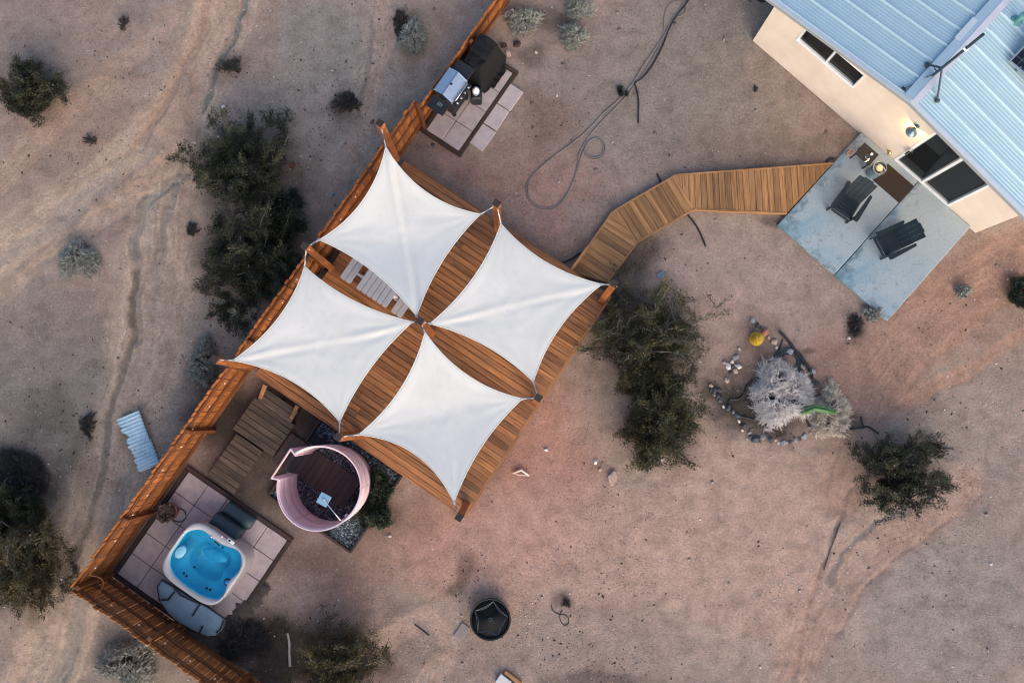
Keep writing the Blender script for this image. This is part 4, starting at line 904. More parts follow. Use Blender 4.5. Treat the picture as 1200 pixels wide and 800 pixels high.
SR, SHH = .885, 1.50
sh = thing("outdoor_shower", "round pink painted shower enclosure with an open doorway", "shower", (SHC.x, SHC.y, .03), 0)
pa, pb = P(368, 531) - SHC, P(347, 556) - SHC; aA, aB = math.atan2(pa.y, pa.x), math.atan2(pb.y, pb.x)
if aB < aA: aB += 2 * math.pi
a0, a1 = aB, aA + 2 * math.pi; NS = 72; cols = []
prof = [(0, 0), (.46, 0), (.49, .012), (.52, 0), (.96, 0), (.99, .012), (1.02, 0), (SHH - .06, 0), (SHH - .05, .018), (SHH, .018)]
for k in range(NS + 1):
    a = a0 + (a1 - a0) * k / NS; r_ = SR * (1 + .008 * math.sin(3 * a + 1))
    cols.append([((r_ + d) * math.cos(a), (r_ + d) * math.sin(a), z) for z, d in prof] + [((r_ - .022 + d) * math.cos(a), (r_ - .022 + d) * math.sin(a), z) for z, d in prof[::-1]])
MB().rings(cols).build("wall", M['pink'], sh, smooth=True)
for k in range(1, 5):
    a = a0 + (a1 - a0) * k / 5; MB().bbox((0, 0, SHH / 2 - .02), (.030, .045, SHH - .06), .004).build("wall_seam", M['pink_trim'], sh, ((SR - .008) * math.cos(a), (SR - .008) * math.sin(a), 0), a)
def radial_post(a, name):
    return MB().bbox((0, 0, SHH / 2), (.20, .035, SHH), .006).build(name, M['pink'], sh, ((SR + .06) * math.cos(a), (SR + .06) * math.sin(a), 0), a)
radial_post(a0 - .01, "door_jamb"); radial_post(a1 + .01, "door_jamb")
ta, tb = P(338, 534.6, SHH) - SHC, P(318, 564, SHH) - SHC; ta, tb = [Vector(((SR + .14) * math.cos(q_), (SR + .14) * math.sin(q_), SHH - .022)) for q_ in (a1 + .03, a0 - .03)]; dv = tb - ta
MB().bbox((0, 0, 0), (dv.length + .06, .035, .05), .006).build("door_header", M['pink_trim'], sh, (ta + tb) / 2, math.atan2(dv.y, dv.x))
hb = P(398.8, 608.6, 1.75) - SHC; hd = P(379.7, 585, 1.72) - SHC; hb.z, hd.z = 1.74, 1.69; wdir = Vector((hb.x, hb.y)).normalized(); hb = Vector((wdir.x * (SR - .05), wdir.y * (SR - .05), 1.74))
MB().tube([(hb.x, hb.y, .5), (hb.x, hb.y, 1.68), hb + Vector((-wdir.x * .02, -wdir.y * .02, .0)), Vector((hd.x, hd.y, 1.74))], .014, 8).build("shower_pipe", M['chrome'], sh, smooth='all')
dv = hd - hb; hm = MB().bbox((0, 0, 0), (.24, .24, .012), .004).build("shower_head", M['showerhead'], sh, (hd.x, hd.y, 1.705), ANG + .1); MB().lathe([(.03, 0), (.03, .02), (.016, .035)], 14).build("swivel", M['chrome'], hm, (0, 0, .006))
MB().lathe([(.05, 0), (.05, .02), (.03, .06), (.012, .07)], 14).build("tap", M['chrome'], sh, (hb.x * .97, hb.y * .97, 1.05))

# ------------------------------------------------------------------ grill pad, pavers, grill and covered smoker
gpad, gxb, gyb = paved("grey pavers in a dark timber frame under the grill", "grill_pad", [(570, 66), (602, 86), (537, 177), (499, 152)], .06, 2, 4)
for k, (x, y, lab) in enumerate(((582, 151.5, "pale loose paver nearest the deck, lowest of three beside the grill pad"), (565, 160, None), (566, 161, None))): pass
for (x, y), lab in zip(((565.6, 161), (581.6, 137), (598, 114)), ("loose pale paver nearest the deck end of the grill pad", "middle one of three loose pale pavers beside the grill pad", "loose pale paver farthest from the deck, beside the grill pad corner")):
    p = P(x, y, .05); o = MB().bbox((0, 0, 0), (.385, .575, .05), .008).build("paver", M['paver_pale'], None, (p.x, p.y, .028), ANG + random.uniform(-.02, .02)); tag(o, lab, "paver", "loose pavers beside the grill pad")
gp = P(528, 102, .95); gr = thing("gas_grill", "stainless lidded gas grill on a black cart beside the fence", "grill", (gp.x, gp.y, .06), ANG)
# local x = front (towards the yard), y = along the fence
MB().bbox((0, 0, .44), (.50, .60, .62), .015).build("cabinet", M['black_metal'], gr); MB().bbox((0, 0, .80), (.54, .64, .10), .01).build("firebox", M['black_metal'], gr)
for s in (-1, 1):
    sf = MB().bbox((0, 0, 0), (.46, .34, .035), .01).build("side_shelf", M['black_metal'], gr, (0, s * .50, .855))
    if s < 0:
        for k in range(3): MB().box((0, 0, 0), (.022, .09, .012)).build("burner_slot", M['lantern'], sf, (-.02 + k * .045, .02, .022))
prof = [(-.27, 0), (-.27, .13), (-.23, .19), (-.01, .255), (.02, .25), (.25, .08), (.265, .05), (.265, 0)]
lid = MB().rings([[(a, y, .86 + b) for a, b in prof] for y in (-.31, .31)]).build("lid", M['steel'], gr)
for y in (-.312, .312): MB().rings([[(a * 1.02, y + q, .86 + b * 1.02) for a, b in prof] for q in (-.008, .008)]).build("end_band", M['chrome'], lid)
MB().tube([(.24, -.24, .98), (.31, -.24, .99), (.31, .24, .99), (.24, .24, .98)], .013, 8).build("handle", M['chrome'], gr, smooth='all')
MB().lathe([(.03, 0), (.03, .012), (.01, .016)], 14).build("thermometer", M['black_plastic'], lid, (.04, 0, 1.10))
pn = MB().bbox((0, 0, 0), (.10, .62, .10), .01).build("control_panel", M['black_metal'], gr, (.32, 0, .82))
for k in range(4): MB().lathe([(.026, 0), (.026, .03), (.02, .036)], 12).build("knob", M['chrome'], pn, (.03, -.23 + k * .15, .045))
for sx in (-1, 1):
    for sy in (-1, 1): MB().lathe([(.02, 0), (.05, .005), (.05, .04), (.02, .045), (.02, .14)], 12).build("caster", M['black_plastic'], gr, (sx * .20, sy * .25, 0))
p = P(558, 110, .4); jug = thing("plastic_jug", "white and blue plastic jug standing in front of the grill", "jug", (p.x, p.y, .06), 0)
MB().bbox((0, 0, .20), (.26, .30, .40), .03).build("crate", M['black_plastic'], jug); MB().lathe([(.07, .40), (.085, .43), (.085, .54), (.065, .60), (.03, .63), (.03, .66)], 18).build("body", M['white_paint'], jug, smooth='all'); MB().lathe([(.086, .46), (.087, .465), (.087, .51), (.086, .515)], 18).build("label_band", M['blue_tin'], jug)
# draped black cover over a boxy smoker
dc = P(561, 73, .5); dr = thing("draped_cover", "black cloth cover draped over something bulky next to the grill", "cover", (dc.x, dc.y, .06), ANG)
nx = 56; X, Y = np.meshgrid(np.linspace(-.31, .56, nx), np.linspace(-.60, .62, nx), indexing='ij')
ex = np.maximum(np.abs(X - .02) / .24, np.abs(Y - .06) / .36); hgt = .92 - .10 * (Y < -.02) + .05 * np.cos(X * 5)
ang_ = np.arctan2(Y, X); fall = np.clip((ex - 1) / .62, 0, 1); fold_ = .5 + .5 * np.sin(ang_ * 13 + 2.2 * np.sin(ang_ * 3))
Z = hgt * (1 - fall ** .8 * (.93 + .05 * fold_)) + (fbm(X * 4, Y * 4, 5) - .5) * .20 * (1 - fall * .5); Z = np.maximum(Z, .012 + .01 * fold_)
rr = np.hypot(X, Y) / (.52 + .05 * np.sin(ang_ * 5 + 1) + .05 * fold_ + .10 * np.cos(ang_ - .9)); keep = rr < 1.12
i = np.arange(nx * nx).reshape(nx, nx); f = np.stack([i[:-1, :-1], i[1:, :-1], i[1:, 1:], i[:-1, 1:]], -1).reshape(-1, 4); f = f[keep.ravel()[f].all(1)]
c = link("cover", np_mesh("cover", np.stack([X.ravel(), Y.ravel(), Z.ravel()], 1), f, M['black_cloth'], True), dr); md = c.modifiers.new("thickness", 'SOLIDIFY'); md.thickness = .006
MB().bbox((.02, .06, .34), (.34, .50, .68), .03).build("covered_body", M['black_metal'], dr)

# ------------------------------------------------------------------ stones and small finds in the yard
import bmesh
def stone_mesh(seed, a, b, c, mat):    # angular rock: hull of jittered points
    r = random.Random(seed); bm = bmesh.new()
    for k in range(17):
        z = r.uniform(-.9, 1); t = r.uniform(0, 6.283); q = math.sqrt(max(0, 1 - z * z)); f = r.uniform(.74, 1.12); bm.verts.new((a * q * math.cos(t) * f, b * q * math.sin(t) * f, c * z * f))
    h = bmesh.ops.convex_hull(bm, input=bm.verts[:]); bmesh.ops.delete(bm, geom=[v for v in bm.verts if not v.link_faces], context='VERTS')
    me = bpy.data.meshes.new("stone"); bm.to_mesh(me); bm.free(); me.materials.append(M[mat]); return me
_sn = [0]
def stone(px, py, r, mat, label, group=None, elong=1.35, cat="stone"):
    _sn[0] += 1; p = P(px, py); a = r * elong
    o = link("stone", stone_mesh(_sn[0], a, r, r * .62, mat), None, (p.x, p.y, gz(p) + r * .40), random.uniform(0, 3.14)); return tag(o, label, cat, group)
o = stone(718, 560, .13, 'stone_tan', "largest tan oblong rock lying on open soil below the trees", None, 1.7); o.rotation_euler.z = 1.45
stone(698, 541, .055, 'stone_white', "small white rock up from the largest tan oblong rock"); stone(703, 550, .045, 'stone_tan', "small tan rock between the white rock and the oblong rock"); stone(640, 527, .05, 'stone_white', "small white rock on open soil beside the deck edge")
stone(605, 53, .11, 'stone_maroon', "dark maroon rock behind the black draped cover, largest there", None, 1.3); stone(590, 54, .07, 'stone_maroon', "small dark rock between the black draped cover and the maroon rock"); stone(596, 62, .07, 'stone_tan', "flat brown rock just below the dark maroon rock", None, 1.8)
stone(628, 61, .05, 'stone_tan', "small tan rock alone near the pale shrubs"); stone(613, 74, .03, 'stone_tan', "tiny tan rock near the corner of the grill pad"); stone(508, 170, .05, 'stone_dark', "dark rock at the lower corner of the grill pad frame")
stone(510, 153, .05, 'stone_tan', "tan rock lying on the grill pavers near the deck"); stone(456, 628, .05, 'stone_white', "white rock on soil below the dark rosemary bush"); stone(497, 778, .035, 'stone_red', "small reddish rock on soil below the fire pit")
stone(653, 112, .035, 'stone_white', "small elongated white stone beyond the loose pavers", None, 1.7); stone(262, 125, .04, 'stone_white', "white stone beside the wash above the big shrub"); stone(327, 191, .04, 'stone_white', "pale stone at the right edge of the big shrub by the fence"); stone(858, 457, .0, 'stone_white', "x") if False else None
# ring of stones round the planted bed
g = lambda x, y: (820 + x / 4.445, 360 + y / 4.445)
ring_ = [(230, 617, .10, 'stone_dark'), (290, 685, .13, 'stone_dark'), (330, 677, .08, 'stone_grey'), (370, 690, .10, 'stone_dark'), (408, 708, .055, 'stone_white'), (440, 705, .10, 'stone_grey'), (470, 703, .06, 'stone_dark'), (497, 694, .08, 'stone_grey'), (545, 672, .08, 'stone_grey'), (575, 656, .055, 'stone_tan'), (258, 652, .06, 'stone_grey'), (203, 593, .055, 'stone_white'), (190, 566, .09, 'stone_dark'), (150, 522, .09, 'stone_dark'), (122, 517, .05, 'stone_white'), (78, 458, .04, 'stone_white'), (75, 440, .11, 'stone_dark'), (100, 432, .10, 'stone_dark'), (58, 408, .07, 'stone_tan'), (105, 480, .10, 'stone_dark'), (170, 540, .06, 'stone_dark'), (245, 690, .05, 'stone_grey'), (350, 660, .05, 'stone_dark'), (395, 690, .05, 'stone_tan')]
pile_ = [(190, 262, .085, 'stone_grey'), (170, 282, .07, 'stone_white'), (148, 307, .09, 'stone_white'), (130, 290, .065, 'stone_tan'), (205, 310, .08, 'stone_white'), (185, 332, .08, 'stone_tan'), (190, 303, .07, 'stone_tan'), (160, 343, .06, 'stone_dark'), (140, 382, .08, 'stone_tan'), (172, 308, .06, 'stone_dark')]
edge_ = [(470, 232, .11, 'stone_grey', "flat grey stone above the dark teal hose coil"), (533, 313, .075, 'stone_tan', "tan stone inside the black edging curve"), (585, 333, .10, 'stone_grey', "grey block just outside the black edging strip"), (340, 130, .11, 'stone_red', "reddish stone beside the yellow bucket"), (360, 155, .05, 'stone_tan', "small tan stone touching the reddish stone"), (390, 181, .09, 'stone_tan', "brown stone between yellow bucket and black edging"), (400, 211, .045, 'stone_white', "small white stone below the brown stone by the edging"), (272, 67, .08, 'stone_grey', "grey stone at the far tip of the stone row above the yellow bucket"), (300, 95, .07, 'stone_dark', "dark stone in the row above the yellow bucket"), (318, 108, .05, 'stone_dark', "small dark stone between the dark stone and the reddish stone"), (607, 395, .08, 'stone_dark', "dark stone outside the lower end of the black edging")]
nm = {'stone_dark': 'dark', 'stone_grey': 'grey', 'stone_white': 'white', 'stone_tan': 'tan', 'stone_red': 'reddish'}
_th = ["zeroth", "first", "second", "third", "fourth", "fifth", "sixth", "seventh", "eighth", "ninth", "tenth", "eleventh", "twelfth", "thirteenth", "fourteenth", "fifteenth", "sixteenth", "seventeenth", "eighteenth", "nineteenth", "twentieth", "twenty-first", "twenty-second", "twenty-third", "twenty-fourth"]
ring_ += [(262, 672, .07, 'stone_dark'), (310, 700, .06, 'stone_dark'), (220, 640, .05, 'stone_tan'), (175, 548, .05, 'stone_grey'), (92, 462, .09, 'stone_dark'), (60, 430, .08, 'stone_dark'), (522, 684, .05, 'stone_dark')]
_th += ["twenty-fifth", "twenty-sixth", "twenty-seventh", "twenty-eighth", "twenty-ninth", "thirtieth", "thirty-first"]
ring_.sort(key=lambda q_: (math.degrees(math.atan2(-(q_[1] - 480), q_[0] - 330)) + 66) % 360, reverse=True)
for k, (x, y, r, m) in enumerate(ring_): stone(*g(x, y), r * .74, m, nm[m] + " stone, " + _th[k + 1] + " along the bed's stone ring counted from the tan bush", "stones ringing the shrub bed")
_pl = ["topmost", "second", "lower pale", "outermost", "rightmost pale", "lower", "middle", "bottom dark", "separate", "middle dark"]
_pd = ["grey stone at the top of the small heap below the yellow bucket", "white stone just under the topmost grey stone of the small heap", "long white stone on the outer side of the small heap", "orange tan stone farthest from the pale bush in the small heap", "white stone of the small heap nearest the pale bush", "tan stone low in the small heap below the yellow bucket", "tan stone in the middle of the small heap between two white stones", "dark stone at the bottom of the small heap", "tan stone lying apart between the small heap and the stone ring", "dark stone in the middle of the small heap"]
for (x, y, r, m), lab in zip(pile_, _pd): stone(*g(x, y), r * .78, m, lab, "stones heaped near the yellow bucket")
for x, y, r, m, lab in edge_: stone(*g(x, y), r * .8, m, lab)
def pipe(name, label, pts, r, mat, z=0.0, cat="hose", n=6, sub=6):
    """smooth tube along photo-pixel points lying on the ground"""
    q = []
    for k in range(len(pts) - 1):
        p0, p1, p2, p3 = pts[max(k - 1, 0)], pts[k], pts[k + 1], pts[min(k + 2, len(pts) - 1)]
        for s in range(sub):
            t = s / sub; q.append(tuple(.5 * (2 * b + (c - a) * t + (2 * a - 5 * b + 4 * c - d) * t * t + (3 * b - a - 3 * c + d) * t ** 3) for a, b, c, d in zip(p0, p1, p2, p3)))
    q.append(pts[-1]); w = [P(x, y) for x, y in q]; w = [Vector((p.x, p.y, gz(p) + r * .8 + z)) for p in w]; o = w[0].copy()
    ob = MB().tube([p - o for p in w], r, n).build(name, M[mat], None, o, smooth='all'); return tag(ob, label, cat)
pipe("garden_edging", "black plastic edging strip curving beside the pale shrub", [g(410, 125), g(440, 155), g(470, 190), g(500, 235), g(535, 275), g(565, 315), g(580, 360), g(588, 420)], .035, 'black_hose', .02, "edging")
pipe("irrigation_pipe", "black irrigation pipe looping across the bare side of the shrub bed", [g(275, 375), g(248, 405), g(230, 450), g(200, 478), g(160, 480), g(150, 500), g(180, 540), g(215, 568), g(265, 580), g(320, 598), g(380, 590)], .018, 'black_hose')
pipe("irrigation_pipe", "black irrigation pipe passing under the cactus to the round shrub", [g(555, 585), g(575, 625), g(620, 650), g(690, 648), g(760, 640), g(810, 630), g(850, 625), (1018, 500), (1030, 508)], .020, 'black_hose')
pipe("irrigation_pipe", "short black pipe stub rising from the pipe by the round shrub", [(1012, 500), (1010, 494), (1009, 488)], .016, 'black_hose')
pipe("irrigation_pipe", "short black pipe between the yellow bucket and the hose coil", [g(375, 270), g(395, 250), g(410, 225), g(425, 190), g(432, 165)], .016, 'black_hose')
cc = P(*g(462, 285)); m = MB(); k_ = 0
for rr_ in (.20, .25, .30, .35): m.tube([(rr_ * math.cos(t), rr_ * .92 * math.sin(t), .02 + .012 * (k_ % 2)) for t in [j * 2 * math.pi / 32 for j in range(32)]], .016, 6, True); k_ += 1
tag(m.build("hose_coil", plain("dark_teal_hose", (.018, .045, .055, 1), .45, 0, .2, 4, 0), None, (cc.x, cc.y, gz(cc)), smooth='all'), "coiled dark teal hose tucked beside the pale shrub", "hose")
yb_ = P(886, 397); yb = thing("bucket", "yellow round plastic cone bucket standing on soil above the shrub bed", "bucket", (yb_.x, yb_.y, gz(yb_)), 0)
MB().lathe([(.165, 0), (.17, .03), (.15, .05), (.13, .16), (.105, .30), (.09, .33), (.04, .335)], 24).build("body", M['yellow'], yb, smooth=True); MB().lathe([(.05, 0), (.05, .03), (.02, .035)], 16).build("knob", M['yellow'], yb, (0, 0, .335))
# long hoses by the grill
pipe("garden_hose", "long grey garden hose running from the top edge to a round coil", [(806, -6), (796, 12), (786, 26), (780, 40), (770, 54), (762, 66), (752, 80), (745, 92), (735, 106), (722, 120), (708, 132), (695, 146), (683, 158), (668, 170), (652, 181), (634, 196), (624, 206), (619, 218), (620, 230), (628, 240), (641, 244), (655, 239), (665, 226), (672, 212), (677, 198), (681, 184), (688, 170), (694, 163), (702, 162), (708, 168), (709, 176), (705, 184), (697, 187), (688, 184), (685, 176), (688, 168), (696, 163), (704, 166), (707, 174), (704, 182), (696, 185), (689, 181)], .014, 'hose')
pipe("garden_hose", "second grey garden hose running alongside the long one with a loop at the top", [(779, 39), (778, 26), (780, 14), (785, 5), (793, 2), (801, 4), (804, 11), (800, 18), (792, 19), (786, 16)], .012, 'hose')
pipe("garden_hose", "slack grey hose lying beside the long hose as far as the deck", [(782, 34), (771, 58), (757, 82), (746, 98), (733, 114), (717, 131), (702, 146), (688, 163), (679, 180), (676, 196), (672, 212), (665, 228), (655, 241), (642, 246), (628, 243), (619, 233), (617, 219), (622, 206)], .013, 'hose')
pipe("black_hose", "thick black hose branching off the grey hoses and ending on bare soil", [(810, -6), (803, 6), (793, 18), (783, 36), (779, 48), (772, 63), (765, 76), (757, 87), (750, 94), (744, 98), (746, 106), (748, 118), (748, 132), (748, 145)], .020, 'black_hose')
pipe("branch", "black curved branch poking out from under the boardwalk bend towards the yard", [(806, 252), (814, 262), (821, 274), (827, 289)], .022, 'black_hose', 0, "branch"); pipe("branch", "short black branch tip showing above the boardwalk bend", [(770, 204), (773, 210), (774, 218)], .022, 'black_hose', 0, "branch")
pipe("branch", "black stick under the walkway edge beside the deck", [(655, 309), (668, 304), (680, 296)], .02, 'black_hose', 0, "branch"); pipe("branch", "dark stick tip beside the boardwalk at the patio corner", [(968, 190), (972, 186), (977, 186)], .03, 'black_hose', 0, "branch")
pipe("stick", "thin dark stick on bare soil left of the fire pit", [(486, 731), (494, 737), (503, 744)], .016, 'black_hose', 0, "stick"); pipe("stick", "long bleached pole lying beside the bush at the bottom edge", [(337, 741), (339, 752), (339, 765), (340, 780)], .03, 'stick', 0, "stick"); pipe("stick", "thin dark curved twig between bleached pole and dark litter", [(317, 760), (325, 766), (327, 774)], .014, 'black_hose', 0, "stick")
pipe("wire_loop", "thin dark wire twisted in a loop on soil right of the fire pit", [(646, 708), (648, 715), (655, 719), (662, 720), (666, 724), (666, 730), (661, 732), (657, 727), (656, 720), (659, 714)], .010, 'black_hose', 0, "wire")
pipe("stick", "dark crooked stick lying across the top of the round shrub's shade", [(1085, 522), (1100, 525), (1117, 526)], .014, 'black_hose', 0, "stick"); pipe("stick", "thin curved twig on the red soil track below the round shrub", [(985, 612), (975, 640), (966, 668)], .0105, 'stem', 0, "stick")
q = [P(601, 554, .03), P(611, 550, .05), P(620, 557, .03), P(608, 556, .03)]; o = q[0]
tag(MB().tube([v - o for v in q[:3]], [.025, .038, .02], 6).tube([q[0] - o, q[3] - o, q[2] - o], .012, 5).build("branch", M['bone'], None, o, smooth='all'), "pale forked piece of wood lying on soil beside the deck edge", "branch")
p = P(541, 740, .01); tag(MB().bbox((0, 0, 0), (.22, .36, .03), .006).build("board", plain("grey_board", (.25, .21, .20, 1), .85, 0, .15, 8, .2), None, (p.x, p.y, gz(p) + .014), -.62), "small flat grey board on soil beside the fire pit", "board")
for (x, y), dm, rz_, mat, nm_, lab in (((590, 797), (.30, .22, .10), -.62, 'stone_white', "block", "pale block at the bottom edge below the fire pit"), ((601, 793), (.46, .09, .06), -.62, 'newwood', "timber_offcut", "orange timber offcut at the bottom edge below the fire pit"), ((598, 800), (.30, .20, .05), -.62, 'black_plastic', "black_tray", "black slab between pale block and orange offcut at the bottom edge")):
    p = P(x, y); tag(MB().bbox((0, 0, 0), dm, .008).build(nm_, M[mat], None, (p.x, p.y, gz(p) + dm[2] / 2), rz_), lab, nm_.replace("_", " "))
p = P(775, 322, .0); tag(MB().bbox((0, 0, 0), (.20, .14, .03), .005).build("metal_scrap", M['lantern'], None, (p.x, p.y, gz(p) + .014), .5), "small blue grey metal scrap at the top of the tree by the deck", "scrap")
p = P(391, 228); tag(MB().lathe([(.03, 0), (.033, .006), (.033, .11), (.026, .12)], 14).build("drink_can", M['blue_tin'], None, (p.x, p.y, gz(p)), 0), "small blue can on grey soil by the fence", "can")
p = P(343, 194); tag(MB().bbox((0, 0, 0), (.14, .11, .05), .008).build("brick", M['rust'], None, (p.x, p.y, gz(p) + .022), .6), "small rust red brick at the right side of the big shrub", "brick")
p = P(356, 362)
# fire pit
fp_ = P(575, 722); fpt = thing("fire_pit", "round black fire pit with star shaped wires across its dark top", "fire pit", (fp_.x, fp_.y, -.01), 0)
MB().lathe([(.36, 0), (.42, .03), (.45, .22), (.455, .30), (.43, .305), (.415, .22), (.36, .12), (.02, .10)], 40).build("bowl", M['black_metal'], fpt, smooth=True)
MB().lathe([(.418, .262), (.40, .258), (.30, .252), (.18, .246), (.03, .243)], 40).build("mesh_screen", M['screen'], fpt, smooth='all')
def dome(x, y): r_ = min(1, math.hypot(x, y) / .425); return .252 + .0 * math.sqrt(max(0, 1 - r_ * r_)) ** 1.3
for k in range(5):
    a, b = math.radians(80 + 72 * k), math.radians(80 + 72 * (k + 1)); pa_, pb_ = Vector((math.cos(a), math.sin(a))) * .40, Vector((math.cos(b), math.sin(b))) * .40; md_ = (pa_ + pb_) * .5
    for f in (.92, 1.02):
        pts_ = [(pa_ * (1 - t) + pb_ * t) * (1 - (1 - f + .08) * 4 * t * (1 - t)) for t in [j / 12 for j in range(13)]]; MB().tube([(v.x, v.y, dome(v.x, v.y) + .008) for v in pts_], .006, 5).build("wire_rib", M['wire'], fpt)
MB().tube([(.035 * math.cos(t), .035 * math.sin(t), .262) for t in [j * .6 for j in range(11)]], .008, 6, True).build("lifting_ring", M['wire'], fpt)
MB().tube([(.452 * math.cos(t), .452 * math.sin(t), .30) for t in [j * math.pi / 24 for j in range(48)]], .012, 6, True).build("rim", M['black_metal'], fpt, smooth='all')
# corrugated scrap sheet
SHA = math.radians(22); so = P(163, 520); sr = [loc2(x, y, 0, (so.x, so.y, 0), SHA) for x, y in ((139, 492), (164, 481), (188, 538), (164, 559))]
ys0, ys1 = (sr[2].y + sr[3].y) / 2, (sr[0].y + sr[1].y) / 2; xs1 = (sr[1].x + sr[2].x) / 2; ny, nxx = 220, 10
left_px = [(139, 492), (146, 507), (152, 511), (150, 517), (153, 526), (159, 533), (158, 539), (161, 545), (164, 559)]
lfl = sorted([(loc2(x, y, 0, (so.x, so.y, 0), SHA).y, loc2(x, y, 0, (so.x, so.y, 0), SHA).x) for x, y in left_px])
yy = np.linspace(ys0, ys1, ny); xl = np.interp(yy, [a for a, b in lfl], [b for a, b in lfl]) + .03 * (vnoise(yy * 14, yy * 0, 4) - .5) * 2; T = np.linspace(0, 1, nxx)
Xs = xl[:, None] * (1 - T) + xs1 * T; Ys = np.broadcast_to(yy[:, None], Xs.shape); Zs = .06 + .024 * np.sin(Ys * 2 * math.pi / .085) + .05 * T * (Ys > 0) + .03 * np.sin(Ys * 2)
i = np.arange(ny * nxx).reshape(ny, nxx); f = np.stack([i[:-1, :-1], i[:-1, 1:], i[1:, 1:], i[1:, :-1]], -1).reshape(-1, 4)
c = link("corrugated_sheet", np_mesh("corrugated_sheet", np.stack([Xs.ravel(), Ys.ravel(), Zs.ravel()], 1), f, M['scrap'], True), None, (so.x, so.y, gz(so)), SHA); md = c.modifiers.new("thickness", 'SOLIDIFY'); md.thickness = .004
tag(c, "torn pale blue corrugated metal sheet lying outside the fence", "metal sheet"); p = P(182, 549); tag(MB().bbox((0, 0, 0), (.14, .10, .05), .01).build("rusty_scrap", M['rust'], None, (p.x, p.y, .03), .4), "rusty scrap against the lower corner of the corrugated sheet", "scrap")
# ------------------------------------------------------------------ house: gable wall towards the yard, low metal roof
HA, HB = P(882, 48), P(1143, 273); e1 = (HB - HA); HW = e1.length; e1.normalize(); HANG = math.atan2(e1.y, e1.x)
HO = Vector((HA.x, HA.y, 0)); house = thing("house", "peach stucco house with a pale blue corrugated metal roof", "house", HO, HANG)
HLEN, HWALL, HR, OV = 10.5, 2.42, 2.86, .45
e2 = Vector((-e1.y, e1.x, 0))
def on_wall(px, py, y=0.0):            # where the photo ray meets the gable wall plane -> (x, z)
    d = ray(px, py); o = Vector((0, 0, CAM_H)) - HO; t = (y - o.dot(e2)) / d.dot(e2); p = o + d * t; return p.dot(e1), p.z
def hl(px, py, z): return loc2(px, py, z, HO, HANG)
wx0, wz0 = on_wall(934, 46); wx1, _ = on_wall(998, 105); wz1 = 1.88
dx0 = on_wall(1041.5, 190.8)[0]; dx1 = on_wall(1104.8, 245.3)[0]; dz0, dz1 = .10, 2.08
T = .16
m = MB()
def wbox(x0, x1, z0, z1): m.box(((x0 + x1) / 2, T / 2, (z0 + z1) / 2), (x1 - x0, T, z1 - z0))
# one continuous gable skin with two openings: columns butted end to end
wbox(0, wx0, 0, HWALL); wbox(wx0, wx1, 0, wz0); wbox(wx0, wx1, wz1, HWALL); wbox(wx1, dx0, 0, HWALL); wbox(dx0, dx1, 0, dz0); wbox(dx0, dx1, dz1, HWALL); wbox(dx1, HW, 0, HWALL)
m.prism([(0, HWALL), (HW, HWALL), (HW / 2, HR - .04)], -T, 0, Matrix.Rotation(math.pi / 2, 4, 'X'))
m.build("gable_wall", M['stucco'], house)
for x in (T / 2, HW - T / 2): MB().box((x, (HLEN + T) / 2, HWALL / 2), (T - .004, HLEN - T, HWALL)).build("side_wall", M['stucco'], house)
MB().box((HW / 2, HLEN - T / 2, HWALL / 2), (HW - 2 * T, T, HWALL)).build("rear_wall", M['stucco'], house)
MB().box((HW / 2, HLEN / 2, .05), (HW - 2 * T - .01, HLEN - 2 * T - .01, .06)).build("floor", M['interior'], house); MB().box((HW / 2, 2.6, 1.2), (HW - 2 * T - .02, .08, 2.2)).build("inner_wall", M['interior'], house)
def glazing(name, x0, x1, z0, z1, fw):
    xm = (x0 + x1) / 2; f = MB(); yc = .05
    for c, d in (((xm, z0 + fw / 2), (x1 - x0, fw)), ((xm, z1 - fw / 2), (x1 - x0, fw)), ((x0 + fw / 2, (z0 + z1) / 2), (fw, z1 - z0 - 2 * fw)), ((x1 - fw / 2, (z0 + z1) / 2), (fw, z1 - z0 - 2 * fw))): f.box((c[0], yc - .025, c[1]), (d[0], .07, d[1]))
    w = f.build("frame", M['white_paint'], None); w.name = name; w.parent = house
    MB().box((xm, yc - .020, (z0 + z1) / 2), (fw, .06, z1 - z0 - 2 * fw - .002)).build("mullion", M['white_paint'], w)
    for s in (-1, 1):
        xa = x0 + fw if s < 0 else xm + fw / 2; xb = xm - fw / 2 if s < 0 else x1 - fw; q = fw * .45
        MB().box(((xa + xb) / 2, yc + (.02 if s > 0 else -.005), (z0 + z1) / 2), (xb - xa - .002, .008, z1 - z0 - 2 * fw - .002)).build("pane", M['glass'], w)
        sm = MB()
        for c, d in ((((xa + xb) / 2, z0 + fw + q / 2), (xb - xa - .004, q)), ((xa + q / 2 + .002, (z0 + z1) / 2), (q, z1 - z0 - 2 * fw - 2 * q)), ((xb - q / 2 - .002, (z0 + z1) / 2), (q, z1 - z0 - 2 * fw - 2 * q))): sm.box((c[0], yc + .0, c[1]), (d[0], .05, d[1]))
        sm.build("sash", M['fascia'], w)
    return w
win = glazing("window", wx0, wx1, wz0, wz1, .036); MB().box(((wx0 + wx1) / 2, -.014, wz0 - .012), (wx1 - wx0 + .02, .025, .02)).build("sill", M['white_paint'], win)
door = glazing("sliding_door", dx0, dx1, dz0, dz1, .055); hx, hz = on_wall(1066, 176); MB().box((hx, -.06, hz), (.04, .05, .22)).build("handle", M['chrome'], door); MB().box((hx + .06, -.055, hz + .12), (.03, .04, .05)).build("latch", M['chrome'], door)
MB().box(((dx0 + dx1) / 2 + .42, .18, 1.1), (.7, .02, 1.9)).build("curtain", M['curtain'], house)
